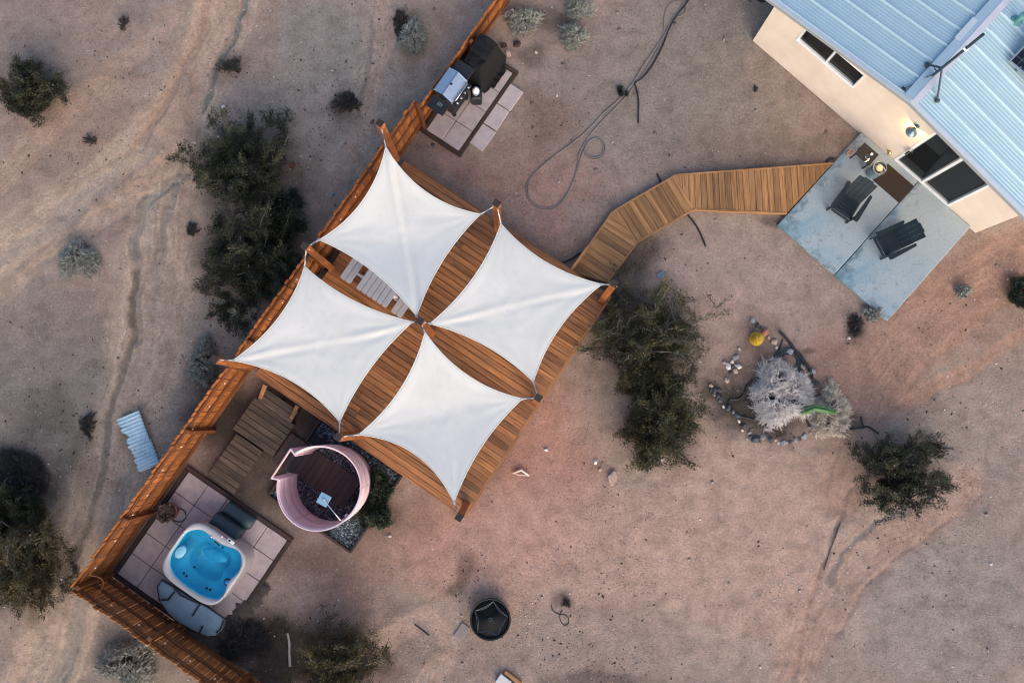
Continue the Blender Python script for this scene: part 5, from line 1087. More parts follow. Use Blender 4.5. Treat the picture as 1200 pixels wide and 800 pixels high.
# roof sheets, each a strip with raised ribs
XE = .42; slope = (HR - HWALL) / (HW / 2); SL = HW / 2 + XE; SW = .455
prof = []; y = 0
for yy, zz in [(0, .0), (.012, .034), (.036, .034), (.05, 0)] + [v for k in range(5) for v in ((.098 + k * .072, 0), (.108 + k * .072, .005), (.122 + k * .072, .005), (.132 + k * .072, 0))] + [(SW + .012, .0)]: prof.append((yy, zz))
NS_ = int((HLEN + 2 * OV) / SW)
for s in (-1, 1):
    L_ = SL - .03; top = [(0, a, b) for a, b in prof]; bot = [(0, a, -.006) for a, b in (prof[-1], prof[0])]
    sm = MB().rings([[(x, a, b) for x, a, b in top + bot], [(L_, a, b) for x, a, b in top + bot]]).mesh("roof_sheet", M['roof'])
    cm = MB().rings([[(x, .024 + a, b) for a, b in ((-.020, .004), (-.011, .040), (.011, .040), (.020, .004))] for x in (-.004, L_ - .16)]).mesh("rib_highlight", M['rib_sheen'])  # pale strips laid over the ribs as painted highlights
    th = math.atan(slope)
    for k in range(NS_):
        o = link("roof_sheet", sm, house); link("rib_highlight", cm, o)
        if s < 0: o.location = (-XE, -OV + k * SW, HWALL - slope * XE + .10); o.rotation_euler = (0, -th, 0)
        else: o.location = (HW + XE, -OV + (k + 1) * SW, HWALL - slope * XE + .10); o.rotation_euler = (0, -th, math.pi)
RZ0 = HWALL - slope * XE + .10; RID = RZ0 + slope * SL
rc = MB(); yl0, yl1 = -OV - .02, -OV + NS_ * SW
rc.rings([[(HW / 2 + x, y, RID + z) for x, z in ((-.20, .030), (-.20, .038), (.0, .062), (.0, .040))] for y in (yl0, yl1)]).build("ridge_cap_sky_side", M['ridge_sky_tint'], house); MB().rings([[(HW / 2 + x, y, RID + z) for x, z in ((.001, .040), (.001, .066), (.13, .048), (.13, .040))] for y in (yl0, yl1)]).build("ridge_cap", M['ridge'], house)  # one ridge cap in two materials, reflected light painted on each side
for k in range(2): MB().bbox((0, 0, 0), (.20, .60, .012), .004).build("ridge_patch", M['roof_trim'], house, (HW / 2 - .12, 1.45 + k * 3.2, RID + .045), .0)
# rake trim: deck edge below, fascia and drip flashing
for s in (-1, 1):
    xs0, xs1 = (-XE, HW / 2) if s < 0 else (HW / 2, HW + XE)
    za, zb = (RZ0, RID) if s < 0 else (RID, RZ0)
    for dy, h, nm_, mt, zo in ((-.012, .17, "fascia", 'fascia', -.10), (-.045, .035, "drip_edge", 'roof_trim', .018), (.0, .02, "soffit", 'fascia', -.14)):
        m = MB(); w_ = {"fascia": .03, "drip_edge": .10, "soffit": OV - .02}[nm_]; yc = -OV + dy + (w_ / 2 if nm_ != "drip_edge" else .02)
        vs = []
        for x, z in ((xs0, za), (xs1, zb)):
            for y_ in (yc - w_ / 2, yc + w_ / 2):
                for q in (-h / 2, h / 2): vs.append((x, y_, z + zo + q))
        m.add(vs, [(0, 1, 3, 2), (4, 6, 7, 5), (0, 4, 5, 1), (2, 3, 7, 6), (0, 2, 6, 4), (1, 5, 7, 3)]).build(nm_, M[mt], house)
    MB().box(((-XE - .03) if s < 0 else (HW + XE + .03), HLEN / 2, RZ0 - .05), (.09, HLEN + OV, .10)).build("gutter", M['roof_trim'], house)
MB().box((HW / 2, HLEN / 2, HWALL - .03), (HW - 2 * T - .02, HLEN - 2 * T - .02, .03)).build("ceiling", M['interior'], house)
def rz(x): return RZ0 + slope * (x + XE) if x < HW / 2 else RZ0 + slope * (HW + XE - x)
def h2w(x, y, z): q = HO + e1 * x + e2 * y; return Vector((q.x, q.y, z))
# vent, antenna, solar panel: they stand on the roof
q = hl(1187, 28, 2.8); vt = thing("roof_vent", "small teal vent pipe on the right roof slope", "vent pipe", h2w(q.x, q.y, rz(q.x) + .02), HANG)
MB().lathe([(.12, 0), (.12, .015), (.055, .03), (.05, .20), (.075, .21), (.075, .25), (.03, .27)], 18).build("pipe", plain("teal_vent_paint", (.12, .30, .28, 1), .5, 0, .2, 12, .1), vt, smooth=True); MB().lathe([(.022, .27), (.02, .28)], 12).build("opening", M['black_plastic'], vt)
mb_ = hl(1089, 92, 2.87); am = thing("antenna_mast", "dark mast on a tripod of thin legs straddling the roof ridge", "antenna", h2w(mb_.x, mb_.y, 2.90), HANG)
def rel(px, py, z): q = hl(px, py, z); return (q.x - mb_.x, q.y - mb_.y, z - 2.90)
MB().tube([(0, 0, -.01), (0, 0, 1.83)], .030, 8).build("pole", M['mast'], am); apex = (0, 0, .46)
for x, y in ((1082, 79.6), (1094, 121)):
    f_ = rel(x, y, 2.80); hq = hl(x, y, 2.80); f_ = (f_[0], f_[1], rz(hq.x) + .03 - 2.90)
    MB().tube([apex, f_], .022, 6).build("leg", M['mast'], am); MB().lathe([(.055, -.01), (.055, .01), (.02, .03)], 12, f_).build("foot", M['mast'], am)
MB().tube([(0, 0, .28), tuple(.6 * a + .4 * b for a, b in zip(apex, rel(1082, 79.6, 2.80)))], .012, 5).build("brace", M['mast'], am)
MB().lathe([(.045, -.01), (.045, .01), (.03, .03)], 12).build("foot", M['mast'], am); MB().bbox((0, 0, 1.30), (.10, .08, .06), .01).build("clamp", M['white_paint'], am)
MB().lathe([(.03, 1.83), (.03, 1.86), (.01, 1.87)], 10).build("cap", M['black_plastic'], am)
cf = hl(1052, 110, 2.72); m_ = [Vector((0, 0, .03)), Vector(rel(1078, 95, 2.87)), Vector(rel(1066, 103, 2.83)), Vector((cf.x - mb_.x, cf.y - mb_.y, rz(cf.x) + .05 - 2.90))]
for k in range(3): m_[k].z = (rz(mb_.x + m_[k].x) + .05) - 2.90 + (.05 if k == 0 else .0)
MB().tube(m_, .010, 5).build("cable", M['mast'], am); MB().bbox(m_[-1], (.09, .06, .04), .008).build("cable_clamp", M['black_plastic'], am)
sq = hl(1186, 70, 3.02); sp_ = thing("solar_panel", "black solar panel on a raised frame at the roof's right slope", "solar panel", h2w(sq.x, sq.y, rz(sq.x + .5)), HANG)
til = Matrix.Rotation(.28, 4, 'X')
MB().box((.83, .50, .0), (1.62, .96, .03), None).build("cells", M['solar'], sp_).matrix_local = Matrix.Translation((0, 0, .16)) @ til
for c, d in (((.83, .005, 0), (1.68, .03, .045)), ((.83, .995, 0), (1.68, .03, .045)), ((.0, .5, 0), (.03, .96, .045)), ((1.66, .5, 0), (.03, .96, .045))): MB().box(c, d).build("frame", M['solar_frame'], sp_).matrix_local = Matrix.Translation((0, 0, .16)) @ til
for x in (.25, 1.4):
    for y_, z_ in ((.04, .18), (.92, .44)): MB().box((0, 0, 0), (.04, .04, z_)).build("leg", M['sconce'], sp_, (x, y_, z_ / 2 - .02 - slope * (x - .5)))
# wall lamp with its own light
lx, lz = on_wall(1069, 154, -.14); sc = thing("wall_lamp", "lit cone shaded lamp on the peach wall beside the sliding door", "wall lamp", h2w(lx, 0, lz), HANG)
MB().lathe([(.05, 0), (.05, .02), (.03, .025)], 16).build("wall_plate", M['sconce'], sc).matrix_local = Matrix.Translation((0, 0, .06)) @ Matrix.Rotation(math.pi / 2, 4, 'X')
MB().tube([(0, -.01, .06), (0, -.08, .13), (0, -.14, .10), (0, -.14, .06)], .011, 7).build("arm", M['sconce'], sc, smooth='all')
MB().lathe([(.135, -.03), (.13, -.015), (.03, .07), (.012, .08)], 24, (0, -.14, 0)).build("shade", M['sconce'], sc, smooth=True)
MB().lathe([(.012, -.035), (.03, -.05), (.034, -.075), (.02, -.10), (.004, -.105)], 14, (0, -.14, 0)).build("bulb", M['bulb'], sc, smooth='all')
ld = bpy.data.lights.new("lamp_glow", 'POINT'); ld.energy = 7.0; ld.color = (1.0, .60, .26); ld.shadow_soft_size = .03
lo = bpy.data.objects.new("lamp_glow", ld); COL.objects.link(lo); lo.parent = sc; lo.location = (0, -.085, -.10)
kx, kz = on_wall(1043, 178); kb = thing("wall_spigot", "small brass knob on the wall beside the doormat", "spigot", h2w(kx, 0, kz), HANG)
MB().lathe([(.05, 0), (.06, .02), (.04, .06), (.015, .07)], 16).build("knob", M['brass'], kb, smooth='all').matrix_local = Matrix.Rotation(math.pi / 2, 4, 'X')
q = P(897, 4); bd = thing("storage_drum", "dark blue drum standing behind the house corner at the top edge", "drum", (P(893, -6).x, P(893, -6).y, 0), 0); MB().lathe([(.20, 0), (.21, .05), (.22, .3), (.21, .55), (.19, .58), (.02, .585)], 24).build("body", M['drum'], bd, smooth=True); MB().lathe([(.05, .585), (.05, .61), (.02, .612)], 12).build("bung", M['black_plastic'], bd, (.08, 0, 0))

# ------------------------------------------------------------------ patio slab
pc = [P(1005, 162.5, .1), P(911.5, 261, .1), P(1038, 375, .1), P(1132.8, 274, .1)]
pO = Vector((HO.x, HO.y, 0)); patio = thing("patio", "worn blue grey concrete patio of two slabs by the sliding door", None, pO, HANG); patio['kind'] = 'structure'
pl = [loc2(x, y, .1, pO, HANG) for x, y in ((1005, 162.5), (911.5, 261), (1038, 375), (1132.8, 274))]
xL, xR = (pl[0].x + pl[1].x) / 2, (pl[2].x + pl[3].x) / 2; yF = (pl[1].y + pl[2].y) / 2; yB = -.006
j = [loc2(x, y, .1, pO, HANG) for x, y in ((1071.7, 221), (977.5, 319))]; xj = (j[0].x + j[1].x) / 2
for x0_, x1_ in ((xL, xj - .008), (xj + .008, xR)):
    MB().bbox((0, 0, 0), (x1_ - x0_, yB - yF, .16), .012).build("slab", M['patio'], patio, ((x0_ + x1_) / 2, (yB + yF) / 2, .02))
# ------------------------------------------------------------------ things on the patio
mq = [hl(x, y, .11) for x, y in ((1042, 190.6), (1070, 220), (1053.4, 238), (1023, 211))]; mc = sum(mq, Vector()) / 4; pw = h2w(mc.x, mc.y, .102)
mat = thing("doormat", "dark brown doormat in front of the sliding door", "doormat", pw, HANG); MB().bbox((0, 0, .008), ((mq[1].x + mq[2].x - mq[0].x - mq[3].x) / 2, (mq[0].y + mq[1].y - mq[2].y - mq[3].y) / 2, .016), .005).build("pile", M['coir'], mat)
tq = [hl(x, y, .42) for x, y in ((1015, 166), (1030, 181), (1015, 196), (1001, 181))]; tcn = sum(tq, Vector()) / 4; tcn.y = min(tcn.y, -.20)
bt = thing("side_table", "low black side table against the wall holding small objects", "side table", h2w(tcn.x, tcn.y, .10), HANG); tx, ty_ = .44, .36
MB().bbox((0, 0, .34), (tx, ty_, .03), .008).build("table_top", M['black_metal'], bt)
for sx in (-1, 1):
    for sy in (-1, 1): MB().box((sx * (tx / 2 - .03), sy * (ty_ / 2 - .03), .162), (.03, .03, .325)).build("leg", M['black_metal'], bt)
def on_table(px, py): q = hl(px, py, .47); return h2w(max(min(q.x, tcn.x + .17), tcn.x - .17), max(min(q.y, tcn.y + .13), tcn.y - .13), .455)
m = MB(); m.tube([(.05 * math.cos(t), .05 * math.sin(t), .008) for t in [k * .5 for k in range(13)]], .008, 5, True)
tag(m.build("bracelet", M['chrome'], None, on_table(1017, 184)), "small silver ring shaped ornament on the black side table", "ornament")
tag(MB().lathe([(.03, 0), (.035, .05), (.03, .055), (.01, .05)], 14).build("cup", M['white_paint'], None, on_table(1021, 181), smooth='all'), "small white cup on the black side table", "cup")
tag(MB().tube([(-.06, -.03, .01), (0, .0, .01), (.05, .05, .01)], .010, 6).build("tongs", M['chrome'], None, on_table(1016, 189)), "silver tongs lying on the black side table", "tongs")
for (x, y), lab in (((1002.5, 181), "small terracotta pot by the black table, the one farther from the lantern"), ((1003.5, 187), "small terracotta pot by the black table, the one nearer the chairs")):
    q = hl(x, y, .2); tag(MB().lathe([(.035, 0), (.05, .09), (.055, .09), (.055, .11), (.04, .11), (.02, .08)], 16).build("clay_pot", plain("clay_" + str(x), (.62, .36, .26, 1), .8, 0, .1, 9, .1), None, h2w(min(q.x, tcn.x - tx / 2 - .07), q.y, .10), smooth=True), lab, "pot")
lq = hl(1022, 203, .1); la = thing("lantern", "blue grey metal lantern bucket with a candle and a warm reflection beside the doormat", "lantern", h2w(lq.x, min(lq.y, -.2), .10), HANG)
MB().lathe([(.14, 0), (.15, .01), (.155, .40), (.165, .405), (.165, .42), (.145, .42), (.14, .30), (.02, .29)], 28).build("bucket", M['lantern'], la, smooth=True)
MB().lathe([(.085, .29), (.085, .40), (.03, .41)], 18).build("candle", M['candle'], la); MB().lathe([(.06, .415), (.05, .42), (.02, .425)], 14).build("warm_reflection", M['warm_reflection'], la)  # glowing disc on top paints a warm reflection
MB().tube([(-.155, 0, .41), (-.10, .03, .455), (0, .05, .47), (.10, .03, .455), (.155, 0, .41)], .008, 6).build("handle", M['chrome'], la, smooth='all')
# adirondack chairs: local +x is the way the sitter faces
def adirondack(label, px, py, fx, fy, tilt_=0):
    p = P(px, py, .3); d = P(px + fx, py + fy, .3) - p; ch = thing("adirondack_chair", label, "chair", (p.x, p.y, .102), math.atan2(d.y, d.x), "dark teal adirondack chairs on the patio"); ch.scale = (.86, .86, .86); K = M['teal_plastic']
    for k in range(5):                                                   # seat slats dip towards the back
        x = .30 - k * .115; MB().bbox((0, 0, 0), (.10, .54, .022), .005, Matrix.Rotation(.16, 4, 'Y') @ Matrix.Identity(4)).build("seat_slat", K, ch, (x, 0, .355 - k * .024))
    for k in range(4):
        y_ = -.21 + k * .14; hgt = .80 if k in (1, 2) else .76
        MB().bbox((0, 0, hgt / 2), (.022, .138, hgt), .006).build("back_slat", K, ch, (-.20, y_, .24)).rotation_euler = (0, -.52, 0)
    for z_, l_ in ((.30, .52), (.62, .54)):
        MB().bbox((0, 0, 0), (.03, l_, .06), .005).build("back_rail", K, ch, (-.22 - math.tan(.52) * (z_ - .02) * .98 - .012, 0, .24 + z_ - .02)).rotation_euler = (0, -.52, 0)
    for s in (-1, 1):
        MB().prism([(.40, -.06), (.40, .07), (.32, .09), (-.42, .05), (-.45, -.03)], -.012, .012).build("arm", K, ch, (0, s * .345, .56), 0)
        MB().bbox((0, 0, .275), (.11, .028, .55), .005).build("front_leg", K, ch, (.30, s * .315, 0))
        m = MB().prism([(.34, .355), (.40, .30), (-.62, .0), (-.70, .0), (-.66, .09), (-.30, .20)], -.014, .014, Matrix.Rotation(math.pi / 2, 4, 'X')); m.build("rear_leg", K, ch, (0, s * .28, 0))
    MB().bbox((0, 0, 0), (.024, .56, .11), .005).build("front_apron", K, ch, (.375, 0, .30)); return ch
adirondack("dark teal wooden adirondack chair nearest the boardwalk", 992, 240, -17, 25)
adirondack("dark teal wooden adirondack chair farther from the boardwalk, facing the yard", 1043, 284, -27, 13)
# ------------------------------------------------------------------ shrubs: branching stems, leaves on the outer twigs
def unit(v): return v / (np.linalg.norm(v, axis=-1, keepdims=True) + 1e-9)
def seg_mesh(name, A, B, ra, rb, mat):
    t = unit(B - A); ref = np.where(np.abs(t[:, 2:3]) > .9, np.array([[1., 0, 0]]), np.array([[0, 0, 1.]])); n = unit(np.cross(t, ref)); b = np.cross(t, n); v = []
    for P_, r in ((A, ra), (B, rb)):
        for k in range(3):
            a = 2 * math.pi * k / 3; v.append(P_ + (n * math.cos(a) + b * math.sin(a)) * np.asarray(r).reshape(-1, 1))
    v = np.stack(v, 1).reshape(-1, 3); f = np.array([(0, 1, 4, 3), (1, 2, 5, 4), (2, 0, 3, 5)])[None] + (np.arange(len(A)) * 6)[:, None, None]
    return np_mesh(name, v, f.reshape(-1, 4), mat, True)
def grow(R, Hh, nst, rng, lob, levels=3, kids=(4, 4), droop=0.0, lean=(0, 0)):
    """returns segment arrays per level: list of (A, B, ra, rb), and twig segments"""
    segs = [[] for _ in range(levels)]
    def branch(p, d, L, r, lv, ns):
        pts = [p]
        for k in range(ns):
            d = unit(d + rng.normal(0, .20, 3) + np.array([0, 0, .06 - droop])); q = p + d * L / ns; rr = r * (1 - .7 * k / ns); r2 = r * (1 - .7 * (k + 1) / ns)
            segs[lv].append((p, q, rr, r2)); p = q; pts.append(p)
        if lv + 1 < levels:
            for _ in range(kids[lv]):
                k = rng.integers(1, ns + 1); side = unit(rng.normal(0, 1, 3) * np.array([1, 1, .55])); dd = unit(d * .75 + side * .95)
                branch(pts[k], dd, L * rng.uniform(.38, .62), r * .5, lv + 1, max(2, ns - 1))
    for i in range(nst):
        a = 2 * math.pi * (i + rng.uniform(-.4, .4)) / nst; el = rng.uniform(.25, 1.05) if i % 4 else rng.uniform(.9, 1.35); rad = lob(a)
        d = np.array([math.cos(a) * math.cos(el), math.sin(a) * math.cos(el), math.sin(el)])
        L = .72 * math.hypot(R * rad * math.cos(el), Hh * math.sin(el)) * rng.uniform(.8, 1.08)
        branch(np.array([rng.normal(0, .07), rng.normal(0, .07), 0.0]), d, L, .022 * max(.5, R), 0, 4)
    return segs
def shrub(name, label, cat, px, py, R, Hh, leafmat, stemmat, seed, nst=15, leaf=.042, per=26, squash=(1, 1), spread=.048, kids=(5, 4), rot=0.0, group=None, lobes=.13, vis_stem=True):
    rng = np.random.default_rng(seed); p = P(px, py, Hh * .5); o = thing(name, label, cat, (p.x, p.y, gz(p) - .01), rot, group)
    ph = rng.uniform(0, 6.28, 4); lob = lambda a: 1 + lobes * (math.sin(2 * a + ph[0]) * .5 + math.sin(3 * a + ph[1]) * .5 + math.sin(5 * a + ph[2]) * .35)
    sg = grow(R, Hh, nst, rng, lob, 3, kids)
    sq = np.array([squash[0], squash[1], 1.0])
    allA = [np.array([s[k] for lv in sg for s in lv]) for k in range(4)]
    link("branches", seg_mesh("branches", allA[0] * sq, allA[1] * sq, allA[2] + .002, allA[3] + .0015, M[stemmat]), o)
    if leafmat:
        T = sg[2] + [s for k, s in enumerate(sg[1]) if k % 2]; A = np.array([s[0] for s in T]); B = np.array([s[1] for s in T])
        n = int(len(T) * per * 2.9); idx = rng.integers(0, len(T), n); t = rng.uniform(0, 1.15, n)[:, None]; c = A[idx] * (1 - t) + B[idx] * t
        c = c + rng.normal(0, spread, (n, 3)) * np.array([1, 1, .7]); c = c * sq; c[:, 2] = np.maximum(c[:, 2], .04)
        d = unit(unit(B - A)[idx] * 1.3 + rng.normal(0, .55, (n, 3)) + np.array([0, 0, .15])); s_ = unit(np.cross(d, rng.normal(0, 1, (n, 3)) + np.array([0, 0, .9])))
        Ln = leaf * rng.uniform(.6, 1.5, n)[:, None]; w = Ln * rng.uniform(.14, .26, n)[:, None]
        v = np.stack([c, c + d * Ln * .5 + s_ * w, c + d * Ln, c + d * Ln * .5 - s_ * w], 1).reshape(-1, 3); f = np.arange(n * 4).reshape(n, 4)
        me = np_mesh("foliage", v, f, M[leafmat]); tone = np.clip(rng.beta(1.6, 2.2, len(T))[idx] * .75 + rng.uniform(-.1, .35, n), 0, 1)
        at = me.attributes.new("shade", 'FLOAT', 'FACE'); at.data.foreach_set("value", tone.astype(np.float32)); link("foliage", me, o)
    return o
def spiky(name, label, cat, px, py, R, Hh, mat, seed, n=900, squash=(1, 1), rad=.005, hole=0.0, rot=0, group=None, core='dark_twig', z=0):
    """dry bush: a cushion of fine stiff twigs"""
    rng = np.random.default_rng(seed); p = P(px, py, 0); o = thing(name, label, cat, (p.x, p.y, gz(p) - .01), rot, group)
    a = rng.uniform(0, 6.28, n); u_ = rng.uniform(0, 1, n); el = np.arccos(1 - u_) ; el = math.pi / 2 - el   # upper hemisphere
    d = np.stack([np.cos(a) * np.cos(el), np.sin(a) * np.cos(el), np.sin(el)], 1); lob = 1 + .16 * np.sin(3 * a + seed) + .10 * np.sin(5 * a + 2 * seed)
    tip = d * np.stack([R * lob * squash[0], R * lob * squash[1], np.full(n, Hh)], 1) * rng.uniform(.74, 1.03, n)[:, None]
    if hole: k = (np.hypot(tip[:, 0] - hole[0], tip[:, 1] - hole[1]) < hole[2]) & (rng.uniform(0, 1, n) < .8); tip[k] *= .55
    nc = max(1, int(n / 90)); ca_ = rng.uniform(0, 6.28, nc); cr = R * np.sqrt(rng.uniform(.02, .42, nc)); cen = np.stack([np.cos(ca_) * cr * squash[0], np.sin(ca_) * cr * squash[1], np.full(nc, Hh * .25)], 1)
    near = np.argmin(((tip[:, None, :2] - cen[None, :, :2]) ** 2).sum(-1) + rng.uniform(0, .10, (n, nc)) * R * R, 1); c_ = cen[near]; tip = c_ + (tip - c_) * rng.uniform(.7, 1.1, n)[:, None]
    base = c_ + rng.normal(0, .03, (n, 3)) * R; base[:, 2] = np.maximum(base[:, 2], 0); mid = base * .45 + tip * .55 + rng.normal(0, .035, (n, 3)) * R
    A = [base, mid]; B = [mid, tip]; ra = [np.full(n, rad * 1.4), np.full(n, rad)]; rb = [np.full(n, rad), np.full(n, rad * .7)]
    for k in range(9):
        t = rng.uniform(.25, 1.0, n)[:, None]; q = mid * (1 - t) + tip * t; e = q + unit(d * .7 + rng.normal(0, 1.0, (n, 3))) * R * rng.uniform(.07, .22, n)[:, None]; e[:, 2] = np.maximum(e[:, 2], .01)
        A.append(q); B.append(e); ra.append(np.full(n, rad)); rb.append(np.full(n, rad * .6))
    link("twigs", seg_mesh("twigs", np.vstack(A), np.vstack(B), np.hstack(ra), np.hstack(rb), M[mat]), o)
    nb = 14; aa = rng.uniform(0, 6.28, nb); bb = np.stack([np.cos(aa) * R * .5 * squash[0], np.sin(aa) * R * .5 * squash[1], np.full(nb, Hh * .45)], 1)
    link("branches", seg_mesh("branches", np.zeros((nb, 3)), bb, np.full(nb, .014), np.full(nb, .006), M[core]), o); return o
G_ = "dark green creosote shrubs"
shrub("creosote_bush", "dark green shrub cut by the picture edge beside the upper wash", "shrub", 36, 104, .90, 1.1, 'leaf_dark', 'stem', 1, 13, squash=(1.0, .86))
shrub("creosote_bush", "big green shrub beside the wash, the upper of two behind the fence", "shrub", 274, 194, 1.50, 1.8, 'leaf_dark', 'stem', 2, 18, squash=(.95, 1.05), per=30)
shrub("creosote_bush", "big green shrub pressed against the fence behind the picnic table", "shrub", 286, 308, 1.48, 1.8, 'leaf_dark', 'stem', 3, 18, squash=(1.0, 1.0), per=30)
shrub("creosote_bush", "low dark shrub between the two big shrubs and the fence", "shrub", 324, 250, .78, .9, 'needle', 'dark_stem', 4, 10, per=22)
shrub("creosote_bush", "green tree with bare grey branches on top beside the walkway end of the deck", "tree", 758, 392, 1.66, 1.7, 'leaf', 'stem', 5, 20, squash=(1.12, .98), per=16, )
shrub("creosote_bush", "sparse low brush filling the gap between the tree beside the deck and the olive shrub", "shrub", 764, 446, 1.15, 1.1, 'leaf', 'stem', 14, 14, per=18)
shrub("creosote_bush", "olive green shrub below the tree beside the deck", "shrub", 770, 500, 1.44, 1.3, 'leaf', 'stem', 6, 18, squash=(1.08, 1.0), per=17)
shrub("creosote_bush", "round green shrub alone on the soil beyond the stone ring", "shrub", 1062, 551, 1.36, 1.35, 'leaf_dark', 'stem', 7, 18, squash=(1.05, .9), lobes=.10, per=24)
shrub("creosote_bush", "olive shrub at the picture edge outside the fence corner", "shrub", 22, 666, 1.62, 1.7, 'leaf_olive', 'stem', 8, 16, squash=(.82, 1.1), per=26)
shrub("creosote_bush", "dark shrub at the picture edge above the olive shrub outside the fence corner", "shrub", 6, 600, 1.0, 1.2, 'leaf_dark', 'dark_stem', 15, 13, squash=(.9, 1.0), per=20)
shrub("creosote_bush", "olive green shrub at the bottom edge near the bleached pole", "shrub", 400, 782, 1.35, 1.3, 'leaf_olive', 'stem', 9, 15, squash=(1.05, .85), per=16)
shrub("creosote_bush", "small round dark bush at the picture edge below the house", "shrub", 1198, 342, .24, .4, 'needle', 'dark_stem', 10, 8, leaf=.03, per=14, spread=.03)
shrub("creosote_bush", "tiny dark green tuft growing against the long grey hose", "shrub", 728, 107, .10, .16, 'needle', 'dark_stem', 11, 6, leaf=.025, per=8, spread=.02, kids=(3, 2))
shrub("rosemary_bush", "dark green rosemary bush hugging the outside of the pink shower, lower clump", "shrub", 437, 600, .42, .6, 'needle', 'dark_stem', 12, 12, leaf=.04, per=24, spread=.04)
shrub("rosemary_bush", "dark green rosemary bush hugging the pink shower, upper clump by the deck", "shrub", 441, 572, .32, .6, 'needle', 'dark_stem', 13, 10, leaf=.04, per=22, spread=.035, squash=(.85, 1.2))
spiky("dry_bush", "large pale grey spiky bush in the stone ringed bed", "bush", 915, 462, .78, .40, 'pale_twig', 21, 820, (1.0, 1.0), .0058, (.06, -.02, .22))
spiky("dry_bush", "tan dry bush behind the green cactus arm", "bush", 972, 484, .58, .34, 'tan_twig', 22, 620, (.85, 1.1), .0070)
spiky("dry_bush", "grey green dry bush with a dark side above the tall fence", "bush", 484, 47, .42, .42, 'grey_twig', 23, 384, (.85, 1.15), .007)
spiky("dead_bush", "dark dead brush beside the grey green dry bush", "bush", 470, 30, .34, .25, 'dark_twig', 24, 143, (.6, 1.5), .005)
spiky("dry_bush", "pale grey bush next to the low fence at the top edge", "bush", 612, 26, .42, .4, 'grey_twig', 25, 416, (1.1, .9), .007)
spiky("dry_bush", "silvery grey bush, the lower of a pair near the top edge", "bush", 671, 45, .36, .36, 'grey_twig', 26, 384, (1, 1), .007)
spiky("dry_bush", "silvery grey bush, the upper of a pair near the top edge", "bush", 678, 12, .36, .36, 'grey_twig', 27, 368, (1.1, .9), .007)
spiky("dry_bush", "small grey green bush alone beside the wash", "bush", 94, 306, .52, .4, 'grey_twig', 28, 416, (1, .95), .007)
spiky("dry_bush", "grey dry bush pressed against the tall fence near the steps", "bush", 240, 426, .48, .4, 'grey_twig', 29, 368, (.7, 1.25), .007)
spiky("dry_bush", "grey green dry bush outside the corner of the short fence", "bush", 152, 776, .62, .42, 'grey_twig', 30, 448, (1.1, .9), .007)
spiky("dry_bush", "small grey weed at the patio corner", "bush", 1021, 367, .26, .22, 'grey_twig', 31, 176, (1, .9), .007)
spiky("dry_bush", "small pale weed alone on the red soil past the patio", "bush", 1127, 342, .22, .22, 'grey_twig', 32, 160, (1, .9), .007)
spiky("dead_bush", "black dead brush on the litter above the olive shrub", "bush", 20, 560, .72, .35, 'dark_twig', 33, 700, (1, .9), .006)
spiky("dead_bush", "black dead brush between the tub pad and the bottom shrub", "bush", 285, 748, .62, .22, 'dark_twig', 34, 286, (1.1, .8), .0055)
spiky("dead_bush", "black dead brush on grey soil between wash and fence", "bush", 404, 122, .40, .22, 'dark_twig', 35, 110, (1.0, .8), .006)
spiky("dead_bush", "dark dead twigs beside the wash above the biggest shrub", "bush", 272, 78, .34, .2, 'dark_twig', 36, 70, (1.1, .7), .005)
spiky("dead_bush", "small dark dead tuft near the top of the wash", "bush", 146, 28, .20, .2, 'dark_twig', 37, 45, (.8, 1.2), .005)
spiky("dead_bush", "dark dead tuft at the lower patio corner", "bush", 1002, 381, .26, .16, 'dark_twig', 38, 121, (.8, 1.2), .005)
spiky("dead_bush", "dark dead twigs on soil left of the big green shrub", "bush", 226, 268, .2, .16, 'dark_twig', 39, 66, (1, 1), .005)
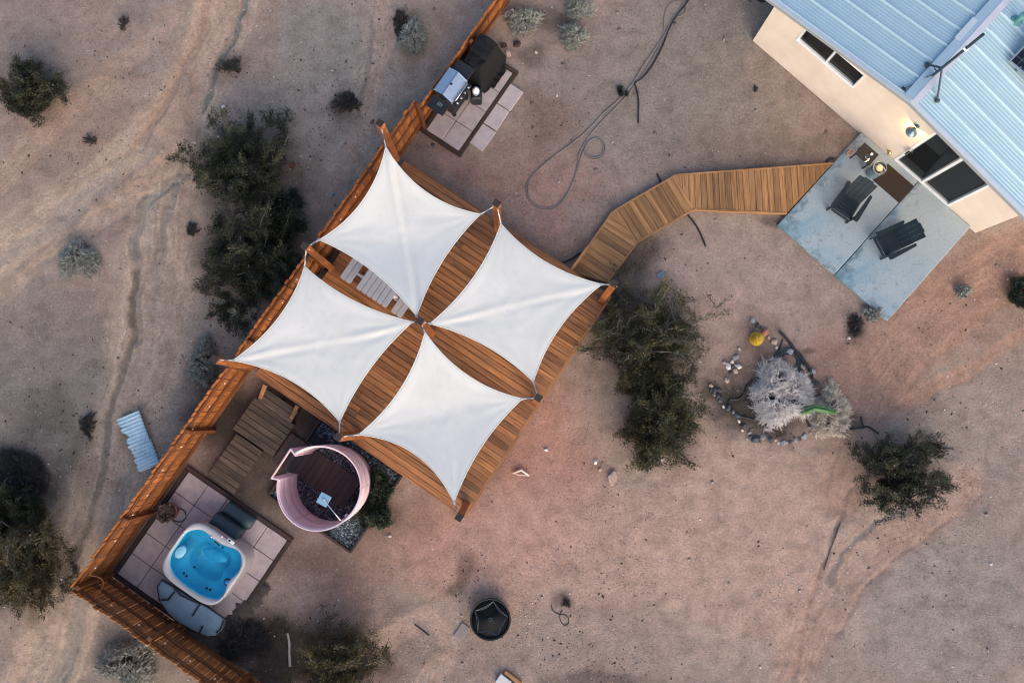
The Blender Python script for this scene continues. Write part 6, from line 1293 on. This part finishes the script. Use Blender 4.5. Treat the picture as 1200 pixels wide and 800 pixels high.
spiky("dead_bush", "small dark dead tuft on bare soil beside the house wall", "bush", 886, 105, .09, .09, 'dark_twig', 40, 33, (.8, 1.2), .004)
spiky("dead_bush", "dark tuft at the foot of the wire loop", "bush", 663, 706, .13, .1, 'dark_twig', 41, 49, (1, 1), .004)
spiky("dead_bush", "dark dead twigs on grey ground left of the metal sheet", "bush", 104, 497, .30, .14, 'dark_twig', 42, 82, (.8, 1.2), .005)
spiky("dead_bush", "dark dead tuft by the wash between the small grey bush and top edge shrub", "bush", 106, 165, .2, .12, 'dark_twig', 43, 36, (1, .9), .005)
spiky("dry_bush", "dry tan brush at the foot of the big shrub against the fence", "bush", 287, 367, .34, .2, 'tan_twig', 44, 120, (1.3, .7), .004)
# cactus arm over the bed: leaning ribbed column
a, b, c = P(*g(520, 545), .12), P(*g(600, 520), .42), P(*g(705, 545), .40); mid_ = [a, a.lerp(b, .5) + Vector((0, 0, .06)), b, b.lerp(c, .6) + Vector((0, 0, .05)), c]; ct = thing("cactus", "bright green columnar cactus arm leaning over the tan bush", "cactus", (a.x, a.y, gz(a)), 0)
def ribbed(pts, r, n=20, ribs=5):
    m = MB(); pts = [Vector(p) for p in pts]; rs = []
    for i, p in enumerate(pts):
        t = (pts[min(i + 1, len(pts) - 1)] - pts[max(i - 1, 0)]).normalized(); x = t.cross(Vector((0, 0, 1))).normalized(); y = x.cross(t)
        rr = r * (.85, 1, 1, .95, .55)[i] if len(pts) == 5 else r * (1 - .25 * i / len(pts)); rs.append([p + (x * math.cos(q) + y * math.sin(q)) * rr * (.78 + .28 * math.cos(ribs * q)) for q in [2 * math.pi * k / n for k in range(n)]])
    return m.rings(rs)
org = Vector((a.x, a.y, gz(a))); ribbed([p - org for p in mid_], .085).build("arm", M['cactus'], ct, smooth='all')
y0_ = P(*g(545, 560), .02) - org; ribbed([Vector((y0_.x, y0_.y, 0)), Vector((y0_.x, y0_.y, 0)).lerp(Vector((0, 0, .16)), .5) + Vector((0, 0, .05)), Vector((.02, .02, .2))], .06).build("stem_base", M['cactus_dry'], ct, smooth='all')
